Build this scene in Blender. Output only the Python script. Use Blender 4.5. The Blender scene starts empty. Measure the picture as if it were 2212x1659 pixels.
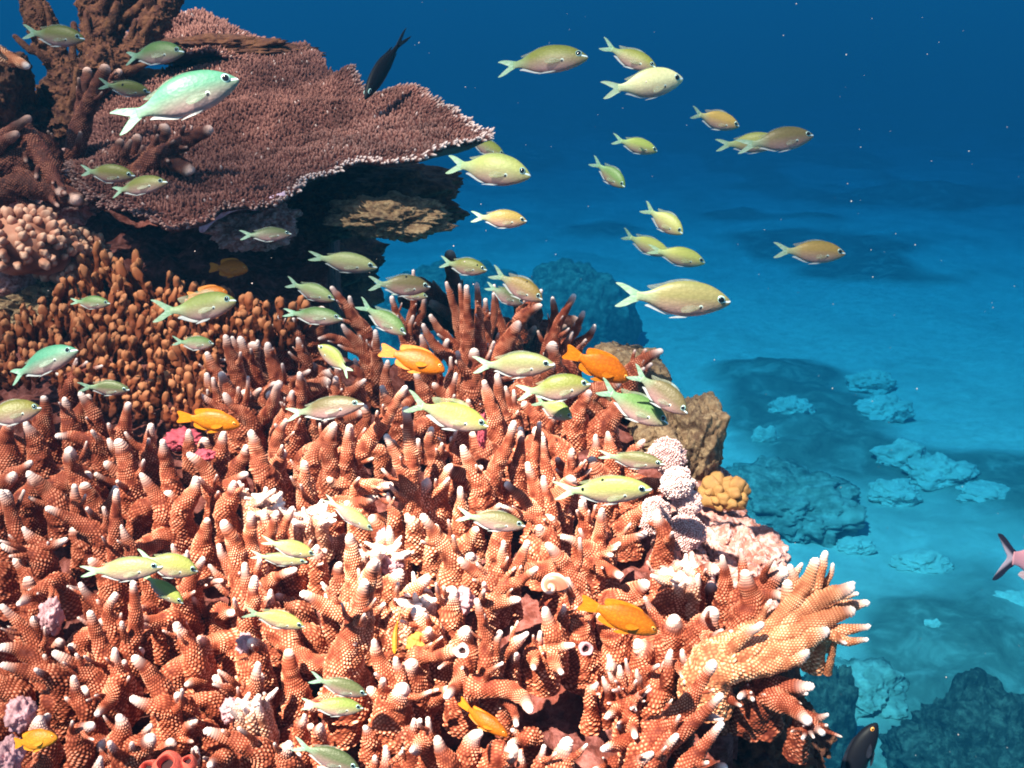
import bpy, bmesh, math, random
import numpy as np
from mathutils import Vector, Matrix
from mathutils.geometry import delaunay_2d_cdt, tessellate_polygon

random.seed(7)
S = bpy.context.scene
COL = S.collection
R = math.radians

# ------------------------------------------------------------------ camera
PITCH = R(20.0)
CAMZ = 7.0
FS = CAMZ / 2.2
TF = math.tan(R(25.0))
cd = bpy.data.cameras.new('camera')
cd.angle = R(50.0)
cd.clip_start = 0.01
cd.clip_end = 1000
cam = bpy.data.objects.new('camera', cd)
COL.objects.link(cam)
cam.location = (0, 0, CAMZ)
cam.rotation_euler = (R(90) - PITCH, 0, 0)
S.camera = cam
# ------------------------------------------------------------------ sky and sun
SUN_TO = Vector((-0.34, -0.42, 0.84)).normalized()
w = bpy.data.worlds.new('World')
S.world = w
w.use_nodes = True
nt = w.node_tree
sky = nt.nodes.new('ShaderNodeTexSky')
sky.sky_type = 'NISHITA'
sky.sun_disc = False
sky.sun_elevation = math.asin(SUN_TO.z)
sky.sun_rotation = math.atan2(SUN_TO.x, SUN_TO.y)
nt.links.new(sky.outputs[0], nt.nodes['Background'].inputs[0])
nt.nodes['Background'].inputs[1].default_value = 0.05
sl = bpy.data.lights.new('sun', 'SUN')
sl.energy = 5.0
sl.angle = R(0.5)
sl.color = (1.0, 0.80, 0.62)
so = bpy.data.objects.new('sun', sl)
COL.objects.link(so)
so.rotation_euler = SUN_TO.to_track_quat('Z', 'Y').to_euler()
S.view_settings.view_transform = 'Standard'
S.view_settings.look = 'None'
S.view_settings.exposure = 2.55
S.view_settings.gamma = 1
S.view_settings.use_curve_mapping = False
S.cycles.max_bounces = 6
S.cycles.diffuse_bounces = 3
S.cycles.glossy_bounces = 2
S.cycles.transmission_bounces = 3
S.cycles.transparent_max_bounces = 8
S.cycles.volume_bounces = 0
S.cycles.use_denoising = True
S.cycles.filter_width = 1.9

# ------------------------------------------------------------------ geometry helpers
CAM = np.array([0, 0, CAMZ])
AX_R = np.array([1.0, 0, 0])
AX_F = np.array([0, math.cos(PITCH), -math.sin(PITCH)])
AX_U = np.array([0, math.sin(PITCH), math.cos(PITCH)])

def ray(x, y):
    return AX_F + AX_R * ((x - 1106) / 1106 * TF) + AX_U * (-(y - 829.5) / 1106 * TF)

def P(x, y, d):
    return CAM + ray(x, y) * d

def pxm(px, d):
    return px / 1106 * TF * d

def reef_d(x, y):
    """distance at which a sight line meets the mean reef top"""
    r = ray(x, y)
    k = 0.177 * r[1] - r[2]
    return min(1.7, 0.506 / max(k, 0.05))

def floor_d(x, y):
    return CAMZ / max(0.03, -ray(x, y)[2])

def _h(i, j, k, s):
    n = (i * 374761393 + j * 668265263 + k * 1274126177 + s * 974711) & 0x7fffffff
    n = ((n ^ (n >> 13)) * 1274126177) & 0x7fffffff
    return ((n ^ (n >> 16)) & 0xffff) / 65535.0

def noise(p, scale, seed=0):
    """smooth value noise in 3D, -1..1"""
    q = np.asarray(p, float) * scale + 1000.0
    f0 = np.floor(q).astype(np.int64)
    f = q - f0
    f = f * f * (3 - 2 * f)
    out = 0
    for a in (0, 1):
        for b in (0, 1):
            for c in (0, 1):
                wgt = (f[:, 0] if a else 1 - f[:, 0]) * (f[:, 1] if b else 1 - f[:, 1]) * (f[:, 2] if c else 1 - f[:, 2])
                out = out + wgt * _h(f0[:, 0] + a, f0[:, 1] + b, f0[:, 2] + c, seed)
    return out * 2 - 1

def fbm(p, scale, seed=0, octv=4, gain=0.5):
    o, a = 0, 1.0
    for i in range(octv):
        o = o + a * noise(p, scale * 2 ** i, seed + i)
        a *= gain
    return o

def mesh_np(name, verts, quads=None, tris=None, attrs=None, smooth=True):
    me = bpy.data.meshes.new(name)
    verts = np.asarray(verts, np.float32)
    me.vertices.add(len(verts))
    me.vertices.foreach_set('co', verts.ravel())
    idx, tot = [], []
    if quads is not None and len(quads):
        q = np.asarray(quads, np.int32)
        idx.append(q.ravel()); tot.append(np.full(len(q), 4, np.int32))
    if tris is not None and len(tris):
        t = np.asarray(tris, np.int32)
        idx.append(t.ravel()); tot.append(np.full(len(t), 3, np.int32))
    idx = np.concatenate(idx); tot = np.concatenate(tot)
    start = np.concatenate([[0], np.cumsum(tot)[:-1]]).astype(np.int32)
    me.loops.add(len(idx))
    me.loops.foreach_set('vertex_index', idx)
    me.polygons.add(len(tot))
    me.polygons.foreach_set('loop_start', start)
    me.update(calc_edges=True)
    me.validate()
    me.polygons.foreach_set('use_smooth', np.full(len(me.polygons), smooth))
    for k, v in (attrs or {}).items():
        a = me.attributes.new(k, 'FLOAT', 'POINT')
        a.data.foreach_set('value', np.asarray(v, np.float32))
    me.update()
    return me

def link(name, me, mat, parent=None, loc=None):
    o = bpy.data.objects.new(name, me)
    COL.objects.link(o)
    if mat is not None and len(me.materials) == 0:
        me.materials.append(mat)
    if parent is not None:
        o.parent = parent
    if loc is not None:
        o.location = loc
    return o

def tag(o, label=None, cat=None, group=None, kind=None):
    if label: o['label'] = label
    if cat: o['category'] = cat
    if group: o['group'] = group
    if kind: o['kind'] = kind
    return o

def empty(name, loc, label, cat, group=None):
    o = bpy.data.objects.new(name, None)
    COL.objects.link(o)
    o.location = loc
    o.empty_display_size = 0.01
    return tag(o, label, cat, group)

def spline(pts, n):
    """Catmull-Rom through pts, n samples"""
    p = np.asarray(pts, float)
    if len(p) == 2:
        t = np.linspace(0, 1, n)[:, None]
        return p[0] * (1 - t) + p[1] * t
    p = np.vstack([2 * p[0] - p[1], p, 2 * p[-1] - p[-2]])
    m = len(p) - 3
    u = np.linspace(0, m - 1e-6, n)
    i = u.astype(int)
    t = (u - i)[:, None]
    a, b, c, d = p[i], p[i + 1], p[i + 2], p[i + 3]
    return 0.5 * (2 * b + (c - a) * t + (2 * a - 5 * b + 4 * c - d) * t * t + (3 * b - a - 3 * c + d) * t ** 3)

def sweep(path, rad, ncol, wob=None):
    """tube of ncol columns along path (n,3) with radius rad (n,)"""
    n = len(path)
    tan = np.gradient(path, axis=0)
    tan /= np.linalg.norm(tan, axis=1)[:, None] + 1e-12
    up = np.array([0.3, 0.2, 1.0]) if abs(tan[0][2]) < 0.9 else np.array([1.0, 0.2, 0.1])
    nn = np.zeros((n, 3)); v = up
    for i in range(n):
        v = v - tan[i] * v.dot(tan[i])
        v = v / (np.linalg.norm(v) + 1e-12)
        nn[i] = v
    bb = np.cross(tan, nn)
    a = np.arange(ncol) / ncol * 2 * np.pi
    dirs = nn[:, None, :] * np.cos(a)[None, :, None] + bb[:, None, :] * np.sin(a)[None, :, None]
    return dirs, tan

def tube_faces(n, c, cap=True):
    i = np.arange(n - 1)[:, None]; j = np.arange(c)[None, :]
    j2 = (j + 1) % c
    q = np.stack([i * c + j, i * c + j2, (i + 1) * c + j2, (i + 1) * c + j], -1).reshape(-1, 4)
    return q

# ------------------------------------------------------------------ materials
def new_mat(name):
    m = bpy.data.materials.new(name)
    m.use_nodes = True
    t = m.node_tree
    b = t.nodes['Principled BSDF']
    b.inputs['Roughness'].default_value = 0.75
    b.inputs['Specular IOR Level'].default_value = 0.25
    return m, t, b

def mixc(t, fac, a, b):
    n = t.nodes.new('ShaderNodeMix')
    n.data_type = 'RGBA'
    for sock, v in ((0, fac), (6, a), (7, b)):
        if isinstance(v, bpy.types.NodeSocket):
            t.links.new(v, n.inputs[sock])
        elif sock == 0:
            n.inputs[0].default_value = v
        else:
            n.inputs[sock].default_value = (*v, 1)
    return n.outputs[2]

def ramp(t, src, stops):
    n = t.nodes.new('ShaderNodeValToRGB')
    e = n.color_ramp.elements
    while len(e) < len(stops):
        e.new(0.5)
    for el, (p, c) in zip(e, stops):
        el.position = p
        el.color = (*c, 1) if len(c) == 3 else c
    t.links.new(src, n.inputs[0])
    return n.outputs[0]

def tex_noise(t, scale, detail=4, rough=0.6, coord='Object', dist=0.0):
    tc = t.nodes.new('ShaderNodeTexCoord')
    n = t.nodes.new('ShaderNodeTexNoise')
    n.inputs['Scale'].default_value = scale
    n.inputs['Detail'].default_value = detail
    n.inputs['Roughness'].default_value = rough
    n.inputs['Distortion'].default_value = dist
    if coord == 'World':
        g = t.nodes.new('ShaderNodeNewGeometry')
        t.links.new(g.outputs['Position'], n.inputs['Vector'])
    else:
        t.links.new(tc.outputs[coord], n.inputs['Vector'])
    return n.outputs[0]

def attr(t, name, typ='GEOMETRY', out='Fac'):
    n = t.nodes.new('ShaderNodeAttribute')
    n.attribute_name = name
    n.attribute_type = typ
    return n.outputs[out]

def math_n(t, op, a, b=0.0):
    n = t.nodes.new('ShaderNodeMath')
    n.operation = op
    for i, v in enumerate((a, b)):
        if isinstance(v, bpy.types.NodeSocket):
            t.links.new(v, n.inputs[i])
        else:
            n.inputs[i].default_value = v
    return n.outputs[0]

def bump(t, b, h, strength, dist):
    n = t.nodes.new('ShaderNodeBump')
    n.inputs['Strength'].default_value = strength
    n.inputs['Distance'].default_value = dist
    t.links.new(h, n.inputs['Height'])
    t.links.new(n.outputs[0], b.inputs['Normal'])

def coral_mat(name, dark, mid, light, tipc, var=0.35):
    """polyp cups paler than the skin between them, growing tips bleached"""
    m, t, b = new_mat(name)
    cup = attr(t, 'cup')
    c = ramp(t, cup, [(0.0, dark), (0.45, mid), (1.0, light)])
    nz = tex_noise(t, 22, 3, coord='World')
    oi = t.nodes.new('ShaderNodeObjectInfo')
    v = math_n(t, 'ADD', math_n(t, 'MULTIPLY', nz, 1.0), math_n(t, 'MULTIPLY', oi.outputs['Random'], 0.25))
    c2 = ramp(t, v, [(0.40, (1 - var, 1 - var * 1.1, 1 - var * 1.1)), (0.75, (1, 1, 1))])
    mm = t.nodes.new('ShaderNodeMix'); mm.data_type = 'RGBA'; mm.blend_type = 'MULTIPLY'
    mm.inputs[0].default_value = 1
    t.links.new(c, mm.inputs[6]); t.links.new(c2, mm.inputs[7])
    m2 = t.nodes.new('ShaderNodeMix'); m2.data_type = 'RGBA'; m2.blend_type = 'MULTIPLY'; m2.inputs[0].default_value = 1
    t.links.new(mm.outputs[2], m2.inputs[6]); t.links.new(oi.outputs['Color'], m2.inputs[7])
    t.links.new(mixc(t, attr(t, 'tip'), m2.outputs[2], tipc), b.inputs['Base Color'])
    b.inputs['Subsurface Weight'].default_value = 0.0
    return m

def rock_mat(name, cols, scale, bscale=60, bs=0.7, bd=0.006, coord='World'):
    m, t, b = new_mat(name)
    n1 = tex_noise(t, scale, 6, 0.65, coord, 0.4)
    c = ramp(t, n1, [(0.28 + 0.46 * i / (len(cols) - 1), k) for i, k in enumerate(cols)])
    n2 = tex_noise(t, bscale, 5, 0.7, coord)
    c = mixc(t, ramp(t, n2, [(0.45, (0, 0, 0)), (0.75, (1, 1, 1))]), c, cols[-1])
    t.links.new(c, b.inputs['Base Color'])
    bump(t, b, n2, bs, bd)
    b.inputs['Roughness'].default_value = 0.9
    return m

M = {}
M['stag'] = coral_mat('staghorn', (0.13, 0.018, 0.007), (0.48, 0.140, 0.068), (0.92, 0.52, 0.36), (0.95, 0.76, 0.72))
M['fan'] = coral_mat('pale_staghorn', (0.24, 0.06, 0.025), (0.66, 0.25, 0.12), (0.92, 0.58, 0.38), (0.96, 0.82, 0.78), 0.25)
M['bleach'] = coral_mat('bleached_staghorn', (0.26, 0.08, 0.045), (0.66, 0.30, 0.19), (0.90, 0.60, 0.46), (0.95, 0.82, 0.79), 0.3)  # paler staghorn copy with the strong light put into its colour
M['old'] = coral_mat('old_staghorn', (0.05, 0.010, 0.008), (0.20, 0.052, 0.034), (0.46, 0.18, 0.11), (0.80, 0.50, 0.42), 0.55)
M['plate'] = coral_mat('plate_coral', (0.055, 0.015, 0.014), (0.17, 0.054, 0.044), (0.37, 0.155, 0.125), (0.92, 0.72, 0.70), 0.6)
M['knob'] = coral_mat('knob_coral', (0.05, 0.008, 0.003), (0.20, 0.042, 0.013), (0.39, 0.105, 0.034), (0.75, 0.36, 0.18))
M['cauli'] = coral_mat('cauliflower', (0.14, 0.04, 0.025), (0.40, 0.155, 0.10), (0.64, 0.32, 0.22), (0.90, 0.65, 0.5))
M['soft'] = coral_mat('soft_ball', (0.32, 0.13, 0.13), (0.58, 0.32, 0.31), (0.80, 0.56, 0.56), (0.97, 0.85, 0.85), 0.25)
M['reef'] = rock_mat('reef_rock', [(0.03, 0.005, 0.004), (0.07, 0.012, 0.008), (0.14, 0.03, 0.02), (0.34, 0.12, 0.11)], 26, 90)
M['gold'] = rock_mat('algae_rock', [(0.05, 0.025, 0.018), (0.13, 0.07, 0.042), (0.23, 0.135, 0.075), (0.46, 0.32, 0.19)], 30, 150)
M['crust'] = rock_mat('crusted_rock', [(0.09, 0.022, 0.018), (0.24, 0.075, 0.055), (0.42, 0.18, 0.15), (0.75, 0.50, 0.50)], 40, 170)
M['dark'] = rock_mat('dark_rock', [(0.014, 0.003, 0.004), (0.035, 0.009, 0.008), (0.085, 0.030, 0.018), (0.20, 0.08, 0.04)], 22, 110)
M['trunk'] = rock_mat('old_trunk', [(0.02, 0.006, 0.005), (0.06, 0.017, 0.012), (0.11, 0.038, 0.022), (0.18, 0.07, 0.032)], 30, 120)
M['far'] = rock_mat('far_rock', [(0.05, 0.06, 0.05), (0.10, 0.11, 0.09), (0.18, 0.19, 0.15), (0.45, 0.44, 0.36)], 2.4, 9, 0.8, 0.05)
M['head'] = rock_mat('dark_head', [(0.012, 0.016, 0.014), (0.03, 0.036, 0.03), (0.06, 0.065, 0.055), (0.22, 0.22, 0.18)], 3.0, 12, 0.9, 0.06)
M['patch'] = rock_mat('patch_rubble', [(0.10, 0.11, 0.09), (0.20, 0.21, 0.17), (0.42, 0.42, 0.35), (0.66, 0.65, 0.56)], 1.6, 6, 0.8, 0.05)
M['pale'] = rock_mat('pale_boulder', [(0.45, 0.44, 0.38), (0.60, 0.58, 0.50), (0.70, 0.68, 0.60), (0.80, 0.78, 0.69)], 1.2, 9, 0.4, 0.03)

def plain(name, col, rough=0.6, var=0.25, scale=80):
    m, t, b = new_mat(name)
    n = tex_noise(t, scale, 4)
    c = mixc(t, ramp(t, n, [(0.3, (0, 0, 0)), (0.7, (1, 1, 1))]), tuple(x * (1 - var) for x in col), tuple(min(1, x * (1 + var)) for x in col))
    t.links.new(c, b.inputs['Base Color'])
    b.inputs['Roughness'].default_value = rough
    bump(t, b, n, 0.4, 0.002)
    return m
M['bulb'] = plain('bulb', (0.33, 0.165, 0.055), 0.5, 0.35, 120)
M['pinksponge'] = plain('pink_sponge', (0.40, 0.06, 0.09), 0.7, 0.4, 150)
M['yellowsponge'] = plain('yellow_sponge', (0.55, 0.20, 0.04), 0.7, 0.35, 120)
M['rim'] = plain('rim_crust', (0.60, 0.42, 0.58), 0.6, 0.3, 160)
M['lilac'] = plain('lilac_crust', (0.48, 0.25, 0.28), 0.75, 0.45, 160)
M['bleached'] = plain('bleached', (0.88, 0.72, 0.72), 0.7, 0.15, 200)
M['hole'] = plain('hole', (0.03, 0.01, 0.012), 0.9, 0.2)
M['tunicate'] = plain('tunicate', (0.62, 0.10, 0.07), 0.4, 0.35, 120)
M['shell'] = plain('shell', (0.50, 0.20, 0.13), 0.35, 0.4, 160)
M['speck'] = plain('speck', (0.45, 0.36, 0.36), 0.6, 0.1)

# ------------------------------------------------------------------ sea bed
def build_seabed():
    ys = FS * np.concatenate([np.linspace(-6, 2, 12), np.linspace(2.2, 14, 190), np.geomspace(14.2, 100, 60)])
    xs = FS * np.concatenate([-np.geomspace(60, 9, 16), np.linspace(-8.5, 10, 210), np.geomspace(10.4, 60, 18)])
    X, Y = np.meshgrid(xs, ys)
    p = np.stack([X.ravel(), Y.ravel(), np.zeros(X.size)], 1)
    z = 0.14 * fbm(p, 0.18, 3, 3) + 0.045 * fbm(p, 0.85, 9, 4)
    rub = np.clip(fbm(p, 0.21, 21, 3) - 0.22, 0, 1)
    z += rub * (0.22 + 0.28 * np.abs(fbm(p, 1.6, 33, 3)))
    r = np.clip((Y.ravel() - 42) / 120, 0, 1)
    z += 6.6 * r * r * (3 - 2 * r) * (0.92 + 0.08 * noise(p, 0.1, 5))
    p[:, 2] = z
    n, c = X.shape
    i = np.arange(n - 1)[:, None]; j = np.arange(c - 1)[None, :]
    q = np.stack([i * c + j, i * c + j + 1, (i + 1) * c + j + 1, (i + 1) * c + j], -1).reshape(-1, 4)
    m, t, b = new_mat('sea_bed')
    rubble = attr(t, 'rub')
    fine = tex_noise(t, 1.6, 8, 0.7, 'World', 0.5)
    big = tex_noise(t, 0.40, 4, 0.6, 'World', 0.6)
    grit = tex_noise(t, 5.4, 6, 0.75, 'World', 0.3)
    sand = mixc(t, ramp(t, grit, [(0.32, (0, 0, 0)), (0.55, (0.7, 0.7, 0.7)), (0.7, (1, 1, 1))]), (0.58, 0.57, 0.49), (0.86, 0.84, 0.75))
    rc = ramp(t, fine, [(0.3, (0.10, 0.11, 0.09)), (0.52, (0.22, 0.23, 0.19)), (0.70, (0.48, 0.48, 0.41))])
    k = math_n(t, 'ADD', math_n(t, 'MULTIPLY', rubble, 1.6), math_n(t, 'ADD', math_n(t, 'MULTIPLY', math_n(t, 'ADD', fine, math_n(t, 'MULTIPLY', math_n(t, 'SUBTRACT', grit, 0.5), 0.5)), 0.8), math_n(t, 'MULTIPLY', big, 0.9)))
    # ramp input is clamped to 1, so scale the sum first
    gy = t.nodes.new('ShaderNodeNewGeometry'); sy = t.nodes.new('ShaderNodeSeparateXYZ'); t.links.new(gy.outputs['Position'], sy.inputs[0])
    farr = t.nodes.new('ShaderNodeMapRange'); farr.inputs[1].default_value = 25; farr.inputs[2].default_value = 56; t.links.new(sy.outputs[1], farr.inputs[0])
    k = math_n(t, 'ADD', k, math_n(t, 'MULTIPLY', farr.outputs[0], 0.55))
    kk = math_n(t, 'MULTIPLY', k, 0.5)
    k2 = ramp(t, kk, [(0.44, (0, 0, 0)), (0.72, (1, 1, 1))])
    t.links.new(mixc(t, k2, sand, rc), b.inputs['Base Color'])
    b.inputs['Roughness'].default_value = 0.95
    bump(t, b, fine, 0.5, 0.05)
    o = link('sea_bed', mesh_np('sea_bed', p, q, attrs={'rub': rub}), m)
    tag(o, kind='structure')
build_seabed()

def build_water_gobo():  # unseen sheet added overhead; its tint dapples and shapes the sunlight
    s = 190
    me = mesh_np('water_surface', [(-s, -s, 0), (s, -s, 0), (s, s, 0), (-s, s, 0)], [(0, 1, 2, 3)])
    m = bpy.data.materials.new('water_surface'); m.use_nodes = True
    t = m.node_tree
    for n in list(t.nodes):
        if n.type != 'OUTPUT_MATERIAL': t.nodes.remove(n)
    g = t.nodes.new('ShaderNodeNewGeometry')
    nz = t.nodes.new('ShaderNodeTexNoise'); nz.inputs['Scale'].default_value = 2.2; nz.inputs['Detail'].default_value = 2
    t.links.new(g.outputs['Position'], nz.inputs['Vector'])
    mx = t.nodes.new('ShaderNodeMix'); mx.data_type = 'VECTOR'; mx.inputs[0].default_value = 0.22
    t.links.new(g.outputs['Position'], mx.inputs[4]); t.links.new(nz.outputs['Color'], mx.inputs[5])
    v = t.nodes.new('ShaderNodeTexVoronoi'); v.feature = 'SMOOTH_F1'; v.inputs['Scale'].default_value = 4.2
    v.inputs['Smoothness'].default_value = 0.35
    t.links.new(mx.outputs[1], v.inputs['Vector'])
    c = ramp(t, v.outputs['Distance'], [(0.12, (0.42, 0.44, 0.46)), (0.42, (0.72, 0.73, 0.74)), (0.62, (1, 1, 1))])
    # tint of the added sheet: clear over mid reef, darker around it
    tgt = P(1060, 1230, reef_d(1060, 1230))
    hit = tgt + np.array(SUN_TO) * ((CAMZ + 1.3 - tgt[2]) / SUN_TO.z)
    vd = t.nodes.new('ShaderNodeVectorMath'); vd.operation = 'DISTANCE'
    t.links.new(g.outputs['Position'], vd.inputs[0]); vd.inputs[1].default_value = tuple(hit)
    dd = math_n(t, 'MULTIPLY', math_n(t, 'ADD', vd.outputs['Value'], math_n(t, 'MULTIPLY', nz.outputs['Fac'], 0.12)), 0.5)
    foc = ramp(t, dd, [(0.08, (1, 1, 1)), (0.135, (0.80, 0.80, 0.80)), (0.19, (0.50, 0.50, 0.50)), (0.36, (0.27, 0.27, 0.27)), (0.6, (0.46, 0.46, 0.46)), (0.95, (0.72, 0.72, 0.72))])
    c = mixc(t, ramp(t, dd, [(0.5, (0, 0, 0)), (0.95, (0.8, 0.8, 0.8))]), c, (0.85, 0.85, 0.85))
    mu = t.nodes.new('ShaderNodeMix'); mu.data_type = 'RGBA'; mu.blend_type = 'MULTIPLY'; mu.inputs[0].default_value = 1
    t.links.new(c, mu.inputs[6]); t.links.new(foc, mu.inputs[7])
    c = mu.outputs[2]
    tb = t.nodes.new('ShaderNodeBsdfTransparent')
    t.links.new(c, tb.inputs[0])
    t.links.new(tb.outputs[0], t.nodes['Material Output'].inputs[0])
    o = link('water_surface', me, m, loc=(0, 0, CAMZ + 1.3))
    tag(o, kind='structure')
build_water_gobo()

# ------------------------------------------------------------------ rocks
_ico = {}
def ico(sub):
    if sub not in _ico:
        bm = bmesh.new()
        bmesh.ops.create_icosphere(bm, subdivisions=sub, radius=1)
        v = np.array([x.co[:] for x in bm.verts]); f = np.array([[y.index for y in x.verts] for x in bm.faces])
        bm.free()
        _ico[sub] = (v, f)
    return _ico[sub]

def rock(name, c, rad, mat, seed, amp=0.25, scale=2.0, sub=5, label=None, cat='rock', group=None, parent=None, boxy=0.0, kind=None):
    v, f = ico(sub)
    d = v.copy()
    if boxy:
        mx = np.abs(d).max(1)[:, None]
        d = d * (1 - boxy) + d / mx * boxy * 0.85
    n = fbm(v, scale, seed, 7 if sub > 5 else 5, 0.6)
    d = d * (1 + amp * n)[:, None] * np.asarray(rad)
    cup = np.clip(0.5 + 0.5 * n, 0, 1)
    o = link(name, mesh_np(name, d, tris=f, attrs={'cup': cup, 'tip': np.zeros(len(d))}), mat, parent, tuple(c))
    if label: tag(o, label, cat, group, kind)
    return o

def build_mound():
    xs = np.linspace(-1.3, 0.62, 300); ys = np.linspace(0.22, 2.3, 300)
    X, Y = np.meshgrid(xs, ys)
    p = np.stack([X.ravel(), Y.ravel(), np.zeros(X.size)], 1)
    x, y = p[:, 0], p[:, 1]
    z = CAMZ - 0.416 + 0.177 * (np.minimum(y, 1.45) - 0.51) - 0.062
    # cliff on the open-water side
    xc = np.interp(y, [0.3, 0.5, 0.62, 0.72, 0.80, 0.92, 1.05, 1.3], [0.11, 0.125, 0.145, 0.17, 0.145, 0.14, 0.12, 0.05])
    xc = xc + 0.012 * noise(p * [0, 1, 0], 18, 4)
    e = np.clip((x - xc) / 0.30, 0, 1)
    z = z - 6.9 * e ** 0.75
    # back of the crest
    yb = np.interp(x, [-1.3, -0.30, -0.2, -0.12, 0.0, 0.2], [2.3, 1.9, 1.14, 1.05, 1.0, 1.0])
    e2 = np.clip((y - yb) / 0.35, 0, 1)
    z = np.minimum(z, z - 6.8 * e2 ** 0.7)
    z = z + 0.018 * fbm(p, 14, 2, 5, 0.6) * np.clip(1 - e * 0.3, 0, 1) + 0.012 * fbm(p, 5, 8, 2)
    p[:, 2] = np.maximum(z, -0.05)
    n, c = X.shape
    i = np.arange(n - 1)[:, None]; j = np.arange(c - 1)[None, :]
    q = np.stack([i * c + j, i * c + j + 1, (i + 1) * c + j + 1, (i + 1) * c + j], -1).reshape(-1, 4)
    tag(link('reef_terrain', mesh_np('reef_terrain', p, q), M['reef']), kind='structure')
build_mound()
# ------------------------------------------------------------------ staghorn coral
TILE = {'4': (0, 600, .42194), '5': (700, 600, .42194), '6': (1400, 800, .52441), '7': (0, 1220, .42194),
        '8': (800, 1220, .42194), '9': (1500, 1500, .31646), 'D': (0, 0, 1 / .86406)}

def topx(tile, x, y):
    ox, oy, s = TILE[tile]
    return ((ox + x * s) * .86406, (oy + y * s) * .86406)

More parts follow.
